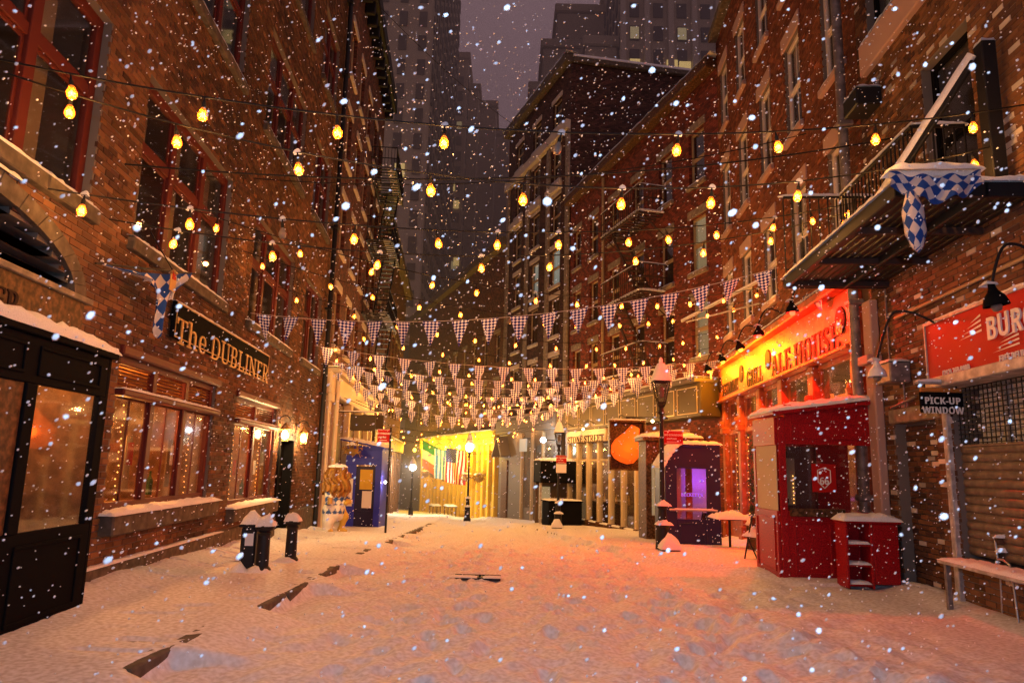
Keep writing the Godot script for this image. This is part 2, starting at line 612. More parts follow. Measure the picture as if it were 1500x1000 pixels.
func _ready() -> void:
	rng.seed = 20
	fine.seed = 3
	fine.noise_type = FastNoiseLite.TYPE_SIMPLEX_SMOOTH
	fine.frequency = 0.02
	fine.fractal_octaves = 3
	# camera
	var cam := Camera3D.new()
	cam.name = "camera"
	cam.fov = 50.93
	cam.near = 0.05
	cam.far = 900.0
	cam_t = Transform3D(Basis(V(0.99968765, 0.0246183, 0.00430686), V(-0.02499219, 0.98473193, 0.17227426), V(0, -0.17232809, 0.98503961)), V(0, 1.6, 0))
	cam.transform = cam_t
	add_child(cam)
	cam.current = true
	var lens := CameraAttributesPhysical.new()
	lens.frustum_focal_length = 25.2
	lens.frustum_focus_distance = 14.0
	lens.frustum_near = 0.05
	lens.frustum_far = 900.0
	lens.exposure_aperture = 4.0
	cam.attributes = lens
	# night sky: low cloud that glows with the light of the city
	var sky := ProceduralSkyMaterial.new()
	sky.sky_top_color = lin(0.29, 0.178, 0.205)
	sky.sky_horizon_color = lin(0.295, 0.182, 0.2)
	sky.ground_bottom_color = lin(0.03, 0.02, 0.02)
	sky.ground_horizon_color = lin(0.05, 0.03, 0.03)
	sky.sun_angle_max = 0.0
	var env := Environment.new()
	env.background_mode = Environment.BG_SKY
	env.sky = Sky.new()
	env.sky.sky_material = sky
	env.tonemap_mode = Environment.TONE_MAPPER_LINEAR
	env.tonemap_exposure = 1.0
	env.sdfgi_enabled = true
	env.ssao_enabled = true
	env.ssil_enabled = true
	env.volumetric_fog_enabled = true
	env.volumetric_fog_density = 0.0
	var around := WorldEnvironment.new()
	around.environment = env
	add_child(around)
	WL = frame(Vector2(-4.0282, 0), Vector2(-4.0282 - 0.07988, -0.9968), true)
	WR = frame(Vector2(4.9768, 0), Vector2(4.9768 + 0.07914, -0.99686), false)
	W3 = frame(Vector2(6.75, -22.5), Vector2(2.9, -36.2), false)
	W4 = frame(Vector2(2.9, -36.2), Vector2(-0.4, -45.5), false)
	W5 = frame(Vector2(-0.4, -45.5), Vector2(-11.0, -75.0), false)
	materials()
	haze()
	ground()
	pub()
	left_house()
	burger_shop()
	ale_house()
	bend_house()
	tall_house()
	yellow_shop()
	towers()
	street_things()
	booths()
	strings_and_bunting()
	snowfall()


func haze() -> void:
	# snow-filled air that swallows the towers and glows round the far lamps
	var f := FogVolume.new()
	f.name = "haze"
	f.shape = RenderingServer.FOG_VOLUME_SHAPE_BOX
	f.size = V(190, 125, 176)
	f.position = V(0, 58, -126)
	var m := FogMaterial.new()
	m.density = 0.006
	m.albedo = Color(0.93, 0.9, 0.9)
	f.material = m
	add_child(f)
	tag(f, "thin haze of falling snow over the far end of the street", "haze", "", "stuff")


func materials() -> void:
	var grain := noise_tex(0.05, 0.72, 1.0, 1)
	var blot := noise_tex(0.012, 0.74, 1.0, 2, 512, 5)
	var streak := noise_tex(0.03, 0.5, 1.0, 5, 256, 5)
	mat("snow", Color(0.84, 0.84, 0.86), 0.75, 0.0, noise_tex(0.09, 0.9, 1.0, 7), 2.5, 0.8)
	# trodden snow of the street: clean lumps and grey-brown slush between them
	var slush := noise_tex(0.09, 0.0, 1.0, 17, 512, 4)
	var ramp := Gradient.new()
	ramp.offsets = PackedFloat32Array([0.15, 0.42, 0.6, 0.85])
	ramp.colors = PackedColorArray([Color(0.8, 0.77, 0.75), Color(0.87, 0.86, 0.85), Color(0.92, 0.91, 0.91), Color(0.97, 0.97, 0.98)])
	slush.color_ramp = ramp
	var ss := mat("street_snow", Color(0.88, 0.88, 0.9), 0.75, 0.0, slush, 0.31)
	ss.heightmap_enabled = true
	ss.heightmap_texture = noise_tex(0.11, 0.0, 1.0, 23, 512, 3)
	ss.heightmap_scale = 0.12
	mat("mortar", Color(0.16, 0.135, 0.115), 0.95, 0.0)
	mat("brick_0", Color(0.085, 0.042, 0.03), 0.9, 0.0)
	mat("brick_1", Color(0.12, 0.056, 0.03), 0.9, 0.0)
	mat("brick_2", Color(0.165, 0.077, 0.037), 0.9, 0.0)
	mat("brick_3", Color(0.21, 0.1, 0.047), 0.9, 0.0)
	mat("brick_4", Color(0.33, 0.18, 0.085), 0.9, 0.0)
	mat("brick_pale", Color(0.55, 0.48, 0.42), 0.9, 0.0)
	mat("red_0", Color(0.15, 0.045, 0.023), 0.85, 0.0)
	mat("red_1", Color(0.2, 0.06, 0.028), 0.85, 0.0)
	mat("red_2", Color(0.25, 0.08, 0.034), 0.85, 0.0)
	mat("brick_tint", Color.WHITE, 0.9).vertex_color_use_as_albedo = true
	mat("stone", Color(0.34, 0.28, 0.21), 0.85, 0.0, blot, 0.7)
	mat("dark_stone", Color(0.15, 0.12, 0.09), 0.85, 0.0, blot, 0.8)
	mat("pale_stone", Color(0.5, 0.43, 0.34), 0.8, 0.0)
	mat("pink_stone", Color(0.42, 0.27, 0.22), 0.85, 0.0)
	mat("tower_stone", Color(0.46, 0.38, 0.28), 0.9)
	mat("tower_dark", Color(0.09, 0.075, 0.07), 0.6, 0.0)
	mat("red_frame", Color(0.1, 0.016, 0.011), 0.55, 0.0)
	mat("white_frame", Color(0.62, 0.55, 0.48), 0.6, 0.0)
	mat("tan_frame", Color(0.36, 0.27, 0.15), 0.6, 0.0)
	mat("brown_wood", Color(0.16, 0.075, 0.03), 0.55, 0.0, streak, 1.4)
	mat("green_wood", Color(0.06, 0.045, 0.022), 0.55, 0.0)
	mat("grey_wood", Color(0.14, 0.12, 0.1), 0.6, 0.0)
	mat("black_paint", Color(0.008, 0.008, 0.009), 0.6).metallic_specular = 0.06
	mat("black_iron", Color(0.02, 0.02, 0.022), 0.5, 0.3)
	mat("rust_iron", Color(0.06, 0.035, 0.028), 0.75, 0.2)
	mat("steel", Color(0.45, 0.43, 0.42), 0.4, 0.8)
	mat("zinc", Color(0.3, 0.26, 0.25), 0.55, 0.4, blot, 0.9)
	mat("shutter", Color(0.26, 0.19, 0.14), 0.5, 0.25, blot, 0.9)
	mat("white_metal", Color(0.6, 0.55, 0.52), 0.5, 0.1, blot, 0.9)
	mat("red_paint", Color(0.46, 0.01, 0.016), 0.4, 0.0, grain, 2.6)
	mat("sign_red", Color(0.4, 0.012, 0.01), 0.5).metallic_specular = 0.2
	mat("fascia_paint", Color(0.5, 0.12, 0.035), 0.5, 0.0, blot, 0.5)
	mat("fascia_letters", Color(0.02, 0.005, 0.004), 0.8)
	mat("blue_paint", Color(0.03, 0.045, 0.5), 0.42)
	mat("navy_paint", Color(0.02, 0.018, 0.07), 0.42)
	mat("cream_paint", Color(0.6, 0.5, 0.34), 0.6, 0.0)
	mat("yellow_paint", Color(0.62, 0.42, 0.05), 0.6, 0.0)
	mat("ochre_paint", Color(0.4, 0.25, 0.04), 0.6, 0.0)
	mat("gold", Color(0.46, 0.28, 0.09), 0.45, 0.3)
	mat("white_paint", Color(0.75, 0.73, 0.7), 0.55)
	mat("orange_strip", Color(0.45, 0.16, 0.03), 0.6)
	mat("sign_board", Color(0.5, 0.42, 0.28), 0.6, 0.0)
	mat("dark_room", Color(0.13, 0.09, 0.06), 0.9)
	mat("warm_room", Color(0.35, 0.18, 0.08), 0.9, 0.0, blot, 0.9)
	mat("blind", Color(0.5, 0.42, 0.3), 0.9, 0.0)
	mat("curtain", Color(0.27, 0.2, 0.12), 0.9, 0.0)
	mat("leaf", Color(0.03, 0.07, 0.02), 0.7)
	mat("dry_leaf", Color(0.28, 0.17, 0.05), 0.8)
	mat("wire", Color(0.015, 0.013, 0.012), 0.6)
	mat("cord", Color(0.55, 0.45, 0.4), 0.8)
	mat("bulb_glass", Color(0.2, 0.16, 0.13), 0.25)
	for k in [["pane", 0.1], ["dim_pane", 0.3]]:
		var p := StandardMaterial3D.new()
		p.resource_name = k[0]
		p.transparency = BaseMaterial3D.TRANSPARENCY_ALPHA
		p.albedo_color = Color(0.2, 0.2, 0.22, k[1])
		p.roughness = 0.04
		M[k[0]] = p
	glow("filament", Color(1.0, 0.42, 0.08), 9.0)
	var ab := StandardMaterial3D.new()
	ab.resource_name = "bulb_halo"
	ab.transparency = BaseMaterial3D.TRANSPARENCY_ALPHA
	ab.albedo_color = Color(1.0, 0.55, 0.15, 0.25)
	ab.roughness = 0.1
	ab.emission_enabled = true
	ab.emission = lin(1.0, 0.2, 0.012)  # orange halo round each filament, put into the glass shell as emission
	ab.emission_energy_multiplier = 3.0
	M.bulb_halo = ab
	glow("fairy_bulb", Color(1.0, 0.45, 0.1), 5.0)
	glow("lantern_glow", Color(1.0, 0.72, 0.36), 9.0)
	glow("white_glow", Color(1.0, 0.88, 0.7), 12.0)
	glow("green_glow", Color(0.75, 1.0, 0.72), 9.0)
	glow("cold_glow", Color(0.72, 0.9, 1.0), 7.0)
	glow("yellow_glow", Color(1.0, 0.62, 0.06), 8.0)
	glow("red_glow", Color(1.0, 0.06, 0.02), 5.0)
	glow("orange_glow", Color(1.0, 0.3, 0.02), 6.0)
	glow("neon_orange", Color(1.0, 0.16, 0.02), 1.6)
	glow("neon_violet", Color(0.35, 0.1, 1.0), 1.1)
	glow("lit_window", Color(1.0, 0.66, 0.22), 0.55)
	glow("pale_window", Color(1.0, 0.74, 0.36), 0.24)
	glow("cool_window", Color(0.85, 0.9, 0.75), 0.3)
	# glowing paper shade of the hanging lamp sign
	var sh := StandardMaterial3D.new()
	sh.resource_name = "lamp_shade_glow"
	sh.albedo_color = lin(0.6, 0.14, 0.03)
	sh.emission_enabled = true
	sh.emission = lin(1.0, 0.1, 0.005)
	sh.emission_energy_multiplier = 0.75
	M.lamp_shade_glow = sh
	# brick pattern for the walls too far off to tell single bricks
	var im := Image.create(256, 256, false, Image.FORMAT_RGB8)
	var hm := Image.create(256, 256, false, Image.FORMAT_RGB8)
	im.fill(Color(0.5, 0.44, 0.4))
	hm.fill(Color(0.3, 0.3, 0.3))
	for r in 16:
		for k in 9:
			var x := k * 32 - (16 if r % 2 else 0)
			var t := rng.randf_range(0.55, 1.0)
			im.fill_rect(Rect2i(x + 1, r * 16 + 1, 30, 14), Color(t, t * rng.randf_range(0.85, 0.95), t * 0.85))
			hm.fill_rect(Rect2i(x + 1, r * 16 + 1, 30, 14), Color(0.8, 0.8, 0.8))
	var tex := ImageTexture.create_from_image(im)
	var hex := ImageTexture.create_from_image(hm)
	for k in [["far_brick", Color(0.2, 0.085, 0.05)], ["far_red_brick", Color(0.27, 0.065, 0.035)], ["far_dark_brick", Color(0.11, 0.055, 0.04)]]:
		var m := StandardMaterial3D.new()
		m.resource_name = k[0]
		m.albedo_color = k[1].linear_to_srgb()
		m.albedo_texture = tex
		m.roughness = 0.9
		m.uv1_scale = V(0.58, 0.83, 1)
		m.heightmap_enabled = true
		m.heightmap_texture = hex
		m.heightmap_scale = 0.8
		M[k[0]] = m
	# cloth prints
	M.pennant = cloth(lozenges(96, 5, 9, Color(0.1, 0.13, 0.5), Color(0.96, 0.94, 0.97)), 0.5)
	M.flag = cloth(lozenges(160, 4, 4, Color(0.09, 0.26, 0.55), Color(0.8, 0.76, 0.74)), 0.3)
	M.drape = cloth(lozenges(160, 7, 5, Color(0.09, 0.26, 0.55), Color(0.8, 0.76, 0.74)), 0.2)
	var ir := Image.create(96, 64, false, Image.FORMAT_RGB8)
	ir.fill(Color(0.85, 0.82, 0.75))
	ir.fill_rect(Rect2i(0, 0, 32, 64), Color(0.05, 0.45, 0.2))
	ir.fill_rect(Rect2i(64, 0, 32, 64), Color(0.85, 0.4, 0.08))
	M.tricolour = cloth(ir, 0.4)
	var us := Image.create(190, 104, false, Image.FORMAT_RGB8)
	us.fill(Color(0.85, 0.82, 0.78))
	for k in 7:
		us.fill_rect(Rect2i(0, k * 16, 190, 8), Color(0.65, 0.08, 0.1))
	us.fill_rect(Rect2i(0, 0, 76, 56), Color(0.08, 0.12, 0.35))
	for r in 9:
		for k in (6 if r % 2 == 0 else 5):
			us.fill_rect(Rect2i(5 + k * 12 + (6 if r % 2 else 0), 4 + r * 6, 2, 2), Color(0.9, 0.9, 0.9))
	M.stars_stripes = cloth(us, 0.4)
	var sw := Image.create(120, 80, false, Image.FORMAT_RGB8)
	sw.fill(Color(0.86, 0.86, 0.8))
	for k in 5:
		sw.fill_rect(Rect2i(0, 4 + k * 17, 120, 9), Color(0.25, 0.5, 0.65))
	M.striped_flag = cloth(sw, 0.4)


func lozenges(size: int, nu: int, nv: int, a: Color, b: Color) -> Image:
	var im := Image.create(size, size, false, Image.FORMAT_RGB8)
	for y in size:
		for x in size:
			var p := float(x) / size * nu
			var q := float(y) / size * nv
			im.set_pixel(x, y, a if (floori(p + q) + floori(p - q + 100.0)) % 2 == 0 else b)
	return im


func cloth(im: Image, through: float) -> StandardMaterial3D:
	var m := StandardMaterial3D.new()
	m.albedo_texture = ImageTexture.create_from_image(im)
	m.roughness = 0.9
	m.backlight_enabled = true
	m.backlight = Color(through, through, through)
	return m


# ---------------------------------------------------------------- the ground under its snow

func kerb_left(z: float) -> float:
	var d := absf(z)
	return -2.95 + 0.06 * d if d < 9.0 else lerpf(-2.41, -2.75, clampf((d - 9.0) / 13.0, 0.0, 1.0)) - maxf(0.0, d - 22.0) * 0.04


func kerb_right(z: float) -> float:
	var d := absf(z)
	return 4.6 - 1.97 * smoothstep(10.5, 15.0, d) - maxf(0.0, d - 15.0) * 0.125


func ground() -> void:
	var xs := PackedFloat32Array()
	var zs := PackedFloat32Array()
	for k in range(26, 0, -1):
		xs.append(-8.0 - 0.3 * (pow(1.26, k) - 1.0))
	for k in 321:
		xs.append(-8.0 + k * 0.05)
	for k in range(1, 27):
		xs.append(8.0 + 0.3 * (pow(1.26, k) - 1.0))
	for k in range(14, 0, -1):
		zs.append(2.0 + 0.5 * (pow(1.3, k) - 1.0))
	for k in 14:
		zs.append(2.0 - k * 0.4)
	for k in 301:
		zs.append(-3.6 - k * 0.05)
	for k in range(1, 62):
		zs.append(-18.6 - 0.9 * (pow(1.09, k) - 1.0))
	var nx := xs.size()
	var h := PackedFloat32Array()
	h.resize(nx * zs.size())
	var wide := FastNoiseLite.new()
	wide.seed = 9
	wide.frequency = 0.35
	wide.fractal_octaves = 3
	var tiny := FastNoiseLite.new()
	tiny.seed = 12
	tiny.frequency = 2.6
	tiny.fractal_octaves = 4
	var rut := FastNoiseLite.new()
	rut.seed = 31
	rut.frequency = 0.8
	rut.fractal_octaves = 3
	for j in zs.size():
		var z := zs[j]
		var base := street_y(z)
		var kl := kerb_left(z)
		var kr := kerb_right(z)
		for i in nx:
			var x := xs[i]
			var y := 0.02 * wide.get_noise_2d(x, z)
			# trodden and driven snow in the middle of the street
			var mid := smoothstep(kl, kl + 0.7, x) * (1.0 - smoothstep(kr - 0.9, kr + 0.4, x))
			y += mid * (0.035 * tiny.get_noise_2d(x, z * 0.8) + 0.05 * rut.get_noise_2d(x * 2.2 + z * 0.3, z * 0.9))
			y += 0.006 * tiny.get_noise_2d(x * 2.5, z * 2.5)
			# wheel tracks, blurred by new snow
			for tr in [-1.15, 0.35, 1.3]:
				var c: float = tr + 0.02 * (absf(z) - 9.0) + 0.12 * wide.get_noise_2d(z * 0.4, tr * 7.0)
				y -= 0.028 * mid * exp(-pow((x - c) / 0.13, 2.0)) * (0.7 + 0.9 * rut.get_noise_2d(x * 0.5, z * 0.7))
			# pavement: a step at the kerb; in places snow has drifted over it, in others the stone shows
			var bare := smoothstep(-0.12, 0.16, rut.get_noise_2d(5.0, z * 0.45))
			var soft := lerpf(0.75, 0.06, bare)
			y += 0.15 * (1.0 - smoothstep(kl - 0.07, kl + soft, x)) if x > kl - 0.07 else 0.15
			if x < kl - 0.12:
				# thin, wind-swept patches where the flagstones come through
				var thin := rut.get_noise_2d(x * 0.6 + 40.0, z * 4.5)
				y -= 0.045 * smoothstep(0.36, 0.55, thin)
			if absf(z) > 11.0:
				y += 0.15 * smoothstep(kr - lerpf(0.45, 0.06, bare), kr + 0.02, x) * smoothstep(10.0, 13.0, absf(z))
			# drift against the house walls
			var wl := -4.03 - 0.08 * absf(z)
			y += 0.14 * smoothstep(wl + 0.7, wl, x) * (0.6 + 0.8 * wide.get_noise_2d(z, 3.0))
			var wr := 4.98 + 0.079 * absf(z)
			if absf(z) < 22.0:
				y += 0.1 * smoothstep(wr - 0.5, wr, x)
			# the heap thrown up along the wheel tracks
			var heap := exp(-pow((x - (3.1 - 0.28 * (absf(z) - 6.0))) / 0.35, 2.0)) * smoothstep(11.5, 8.0, absf(z))
			y += heap * (0.09 + 0.08 * tiny.get_noise_2d(x * 1.3, z * 1.3))
			h[j * nx + i] = base + y
	# footprints: people have walked up and down the street
	var steps := []
	for k in 15:
		var way := 1.0 if k % 2 else -1.0
		var x := rng.randf_range(-1.6, 2.6)
		var drift := rng.randfn(0.0, 0.09)
		var z := -rng.randf_range(4.4, 7.0)
		for q in 21:
			z -= rng.randf_range(0.6, 0.72)
			x += drift + rng.randfn(0.0, 0.03)
			if x < kerb_left(z) - 1.5 or x > 4.2 or z < -18.0:
				break
			steps.append([x + (0.11 if q % 2 else -0.11), z, atan(drift / 0.66) * way + rng.randfn(0.0, 0.12), rng.randf_range(0.03, 0.06)])
	for k in 130:
		steps.append([rng.randf_range(-2.0, 3.2), -rng.randf_range(4.5, 16.0), rng.randf() * TAU, rng.randf_range(0.015, 0.035)])
	for st in steps:
		var ci := int((st[0] + 8.0) / 0.05) + 26
		var cj := int((-3.6 - st[1]) / 0.05) + 28
		for b in range(-6, 7):
			for a in range(-5, 6):
				if cj + b < 28 or cj + b >= 329:
					continue
				var off := Vector2(xs[ci + a] - st[0], zs[cj + b] - st[1]).rotated(st[2])
				var e := pow(off.x / 0.07, 2.0) + pow(off.y / 0.15, 2.0)
				if e < 4.0:
					h[(cj + b) * nx + ci + a] += st[3] * (0.3 * exp(-pow(e - 2.1, 2.0) * 1.6) - 1.0 / (1.0 + pow(e, 4.0)))
	var p := PackedVector3Array()
	p.resize(h.size())
	for j in zs.size():
		for i in nx:
			p[j * nx + i] = V(xs[i], h[j * nx + i], zs[j])
	var g := part(self, "ground", grid(p, nx, false), M.street_snow)
	g.set_meta("kind", "structure")
	g.set_meta("label", "trodden snow over the old stone street")
	# the flagstones and kerb stones under it
	var pave := Node3D.new()
	pave.name = "pavement"
	add_child(pave)
	pave.set_meta("kind", "structure")
	pave.set_meta("label", "raised stone pavement along the pub, mostly under snow")
	for k in 34:
		var z0 := -3.0 - k * 0.78
		var z1 := z0 - 0.77
		var y := (street_y(z0) + street_y(z1)) / 2
		var kx := (kerb_left(z0) + kerb_left(z1)) / 2
		bx(pave, "kerb_stone", M.dark_stone, kx - 0.14, kx, y - 0.2, y + 0.142, z1, z0, 0.015)
		for c in 4:
			bx(pave, "flagstone", M.dark_stone, kx - 0.15 - c * 0.72 - 0.71, kx - 0.15 - c * 0.72, y - 0.2, y + 0.122 + rng.randf_range(-0.004, 0.004), z1, z0, 0.012)
	var pr := Node3D.new()
	pr.name = "sidewalk"
	add_child(pr)
	pr.set_meta("kind", "structure")
	pr.set_meta("label", "raised pavement edge in front of the shops at the bend")
	for k in 20:
		var z0 := -13.2 - k * 0.9
		var z1 := z0 - 0.89
		var st := Geo.new()
		st.bar(V(kerb_right(z0) + 0.08, street_y(z0) + 0.0, z0), V(kerb_right(z1) + 0.08, street_y(z1) + 0.0, z1), 0.16, 0.22)
		part(pr, "kerb_stone", st.mesh(), M.dark_stone)
	# the street drain
	var dr := thing("drain_grate", "black iron drain grate half buried in the street snow", "grate", Transform3D(Basis(), V(-0.42, street_y(-10.95) + 0.035, -10.95)))
	var f := Geo.new()
	f.box(-0.34, 0.34, -0.03, 0.012, -0.16, -0.13)
	f.box(-0.34, 0.34, -0.03, 0.012, 0.13, 0.16)
	f.box(-0.34, -0.31, -0.03, 0.012, -0.13, 0.13)
	f.box(0.31, 0.34, -0.03, 0.012, -0.13, 0.13)
	part(dr, "frame", f.mesh(), M.black_iron)
	for k in 11:
		bx(dr, "bar", M.black_iron, -0.29 + k * 0.056, -0.29 + k * 0.056 + 0.025, -0.03, 0.008, -0.13, 0.13, 0.003)
	for s in [[-0.2, 0.2], [0.22, 0.14]]:
		snow_on(dr, s[0] - s[1], s[0] + s[1], 0.004, -0.02, 0.17, 0.018)


# ---------------------------------------------------------------- the brick pub

func pub() -> void:
	var b := thing("brick_pub", "old brown brick pub with dark red window frames and a gold lettered sign", "building", WL.t)
	var holes := [Rect2(8.6, 0.95, 3.6, 1.9), Rect2(13.4, 0.75, 3.1, 2.05), Rect2(16.95, -0.7, 1.4, 2.8), Rect2(5.6, 0.0, 1.7, 2.5)]
	for y in [4.25, 8.3, 12.3]:
		for s in [[3.9, 7.45], [8.5, 12.05], [13.6, 17.2], [18.6, 21.0]]:
			holes.append(Rect2(s[0], y, s[1] - s[0], 2.2))
	var plain := holes.duplicate()
	for k in 6:   # the shallow arch over the booth
		var hh := 0.54 * (k + 1) / 6.0
		var half := 2.0 * sqrt(maxf(0.0, 1.0 - pow(hh / 0.6, 2.0)))
		plain.append(Rect2(5.3 - half, 3.27 + 0.09 * k, half * 2, 0.09))
	wall(b, 1, 2.0, 21.85, -1.0, 18.5, plain, M.mortar)
	bricks(b, WL, 2.0, 21.85, 0.38, 18.4, plain, ["brick_0", "brick_1", "brick_1", "brick_1", "brick_2", "brick_2", "brick_2", "brick_3"], 300)
	# plinth
	for q in [[2.0, 4.4], [7.5, 16.9], [18.4, 21.8]]:
		bx(b, "plinth", M.dark_stone, q[0], q[1], -1.0, 0.36, -0.1, 0.07, 0.02)
	snow_on(b, 7.6, 13.0, 0.35, -0.02, 0.075, 0.03)
	# arch of stone blocks, a dark board in its recess
	for k in 17:
		var a0 := PI * k / 17.0 + 0.004
		var a1 := PI * (k + 1) / 17.0 - 0.004
		var g := Geo.new()
		var q := []
		for a in [a0, a1]:
			for e in [0.0, 0.24]:
				q.append(V(5.3 - (2.0 + e) * cos(a), 3.25 + (0.6 + e * 0.8) * sin(a), 0.0))
		var f := V(0, 0, 0.05)
		var r := V(0, 0, -0.2)
		var mid: Vector3 = (q[0] + q[3]) / 2
		g.quad(q[0] + f, q[1] + f, q[3] + f, q[2] + f, V(0, 0, 1))
		g.quad(q[0] + f, q[2] + f, q[2] + r, q[0] + r, q[0] - q[1])
		g.quad(q[1] + f, q[3] + f, q[3] + r, q[1] + r, q[1] - q[0])
		g.quad(q[0] + f, q[1] + f, q[1] + r, q[0] + r, q[0] - mid)
		g.quad(q[2] + f, q[3] + f, q[3] + r, q[2] + r, q[2] - mid)
		part(b, "arch_block", g.mesh(), M.dark_stone)
	bx(b, "arch_panel", M.brown_wood, 3.2, 7.35, 3.2, 3.85, -0.27, -0.2)
	snow_on(b, 4.5, 6.2, 4.03, -0.02, 0.06, 0.05)
	# name board above the booth
	var fb := bx(b, "fascia_board", M.brown_wood, 3.4, 7.5, 2.84, 3.2, -0.02, 0.06)
	words_on(fb, "lettering", "ER", M.fascia_letters, 0.72, -0.1, 0.046, 0.22, true, 0.9)
	bx(b, "fascia_trim", M.stone, 3.3, 7.6, 3.2, 3.26, -0.02, 0.1)
	# ground floor windows with louvres above and a stone sill below
	for q in [[8.6, 12.2, 0.95, 2.85, 3], [13.4, 16.5, 0.75, 2.8, 2]]:
		var hh: float = q[3] - q[2]
		var w := window(b, 1, q[0], q[1], q[2], q[3], {"lights": q[4], "rails": [hh - 0.44], "louvre": 1, "sash": 2, "t": 0.11, "z": -0.06, "room": M.warm_room, "deep": 1.6})
		bx(w, "transom_ledge", M.red_frame, q[0] - 0.03, q[1] + 0.03, q[3] - 0.52, q[3] - 0.44, -0.06, 0.1, 0.02)
		snow_on(w, q[0], q[1], q[3] - 0.442, -0.04, 0.09, 0.035)
		bx(w, "head", M.red_frame, q[0] - 0.06, q[1] + 0.06, q[3] - 0.03, q[3] + 0.09, -0.1, 0.06, 0.02)
		bx(w, "sill", M.dark_stone, q[0] - 0.05, q[1] + 0.2, q[2] - 0.26, q[2] - 0.02, -0.1, 0.16, 0.02)
		snow_on(w, q[0] - 0.05, q[1] + 0.2, q[2] - 0.025, -0.08, 0.19, 0.07)
		# what stands in the window: posters, bottles, a curtain, strings of small lamps
		var n := int((q[1] - q[0]) / 0.5)
		for k in n:
			var x: float = q[0] + 0.25 + k * 0.5
			if k % 3 == 0:
				bx(w, "window_curtain", M.curtain, x - 0.1, x + 0.1, q[2] + 0.2, q[2] + 0.95, -0.55, -0.53)
			elif k % 3 == 1:
				turned(w, "bottle", M.leaf, [Vector2(0, 0), Vector2(0.045, 0), Vector2(0.045, 0.2), Vector2(0.015, 0.27), Vector2(0.015, 0.34), Vector2(0, 0.34)], V(x, q[2] + 0.12, -0.4), 10)
			else:
				bx(w, "poster", M.white_paint if k % 2 else M.sign_red, x - 0.09, x + 0.09, q[2] + 0.55, q[2] + 0.85, -0.3, -0.295, 0.0)
		for c in [q[1] - 0.45, q[0] + 0.75]:
			for k in 15:
				turned(w, "fairy_light", M.fairy_bulb, [Vector2(0, -0.012), Vector2(0.011, 0), Vector2(0, 0.012)], V(c + 0.03 * sin(k * 1.7), q[2] + 0.12 + k * 0.085, -0.22), 6)
		lamp(w, "room_light", Color(1.0, 0.34, 0.06), 4.5, V((q[0] + q[1]) / 2 - 0.3, q[2] + 1.1, -0.75), 0.1)
		turned(w, "room_lamp", M.fairy_bulb, [Vector2(0, -0.05), Vector2(0.05, 0), Vector2(0, 0.05)], V((q[0] + q[1]) / 2 - 0.3, q[2] + 1.1, -0.75), 10)
	# upper windows
	var k2 := 0
	for y in [4.25, 8.3, 12.3]:
		for s in [[3.9, 7.45], [8.5, 12.05], [13.6, 17.2], [18.6, 21.0]]:
			var w := window(b, 1, s[0], s[1], y, y + 2.2, {"lights": 3 if s[0] < 18 else 2, "rails": [1.3], "sash": 1, "t": 0.13, "z": -0.1, "sill": 0.16, "snow": 0.05, "sill_mat": M.dark_stone})
			for k in 3:
				if rng.randf() < 0.8:
					var x: float = s[0] + (s[1] - s[0]) / 3 * (k + rng.randf_range(0.15, 0.5))
					bx(w, "window_curtain", M.curtain, x, x + rng.randf_range(0.25, 0.5), y + 0.1, y + 2.1, -0.36, -0.33)
			k2 += 1
	# the black pub door between its lanterns
	var d := bx(b, "door", M.black_paint, 17.0, 18.3, -0.7, 2.05, -0.24, -0.18)
	for r in [[-1.0, -0.15], [0.05, 1.2]]:
		for c in [-0.33, 0.33]:
			bx(d, "door_panel", M.black_paint, c - 0.24, c + 0.24, r[0], r[1], 0.02, 0.045, 0.02)
	turned(d, "door_knob", M.gold, [Vector2(0, 0), Vector2(0.03, 0.02), Vector2(0, 0.05)], V(-0.5, -0.1, 0.05)).rotation.x = PI / 2
	var fr := Geo.new()
	fr.box(16.88, 17.0, -0.7, 2.1, -0.25, 0.05)
	fr.box(18.3, 18.42, -0.7, 2.1, -0.25, 0.05)
	fr.box(16.88, 18.42, 2.1, 2.25, -0.25, 0.07)
	part(b, "door_frame", fr.mesh(), M.black_paint)
	# rain pipe at the corner, with its brackets
	tubes(b, "rain_pipe", M.black_iron, [V(21.6, -0.5, 0.13), V(21.6, 18.3, 0.13)], 0.075, 10)
	for k in 7:
		bx(b, "pipe_bracket", M.black_iron, 21.47, 21.73, 1.0 + k * 2.6, 1.06 + k * 2.6, -0.02, 0.22)
	# the sign board
	var t := thing("pub_sign", "long black board with gold letters reading The Dubliner", "sign", on(WL, 12.5, 3.53, 0.03))
	bx(t, "board", M.black_paint, -2.62, 2.62, -0.26, 0.26, 0.0, 0.06)
	var e := Geo.new()
	for y in [-0.25, 0.235]:
		e.box(-2.6, 2.6, y, y + 0.016, 0.06, 0.07, 0.002)
	for x in [-2.6, 2.584]:
		e.box(x, x + 0.016, -0.234, 0.235, 0.06, 0.07, 0.002)
	part(t, "gold_edge", e.mesh(), M.gold)
	words_on(t, "lettering", "The DUBLINER", M.gold, 0.0, -0.15, 0.068, 0.36, true, 1.43, 0.016, 400)
	snow_on(t, -2.6, 2.6, 0.258, 0.0, 0.06, 0.025)
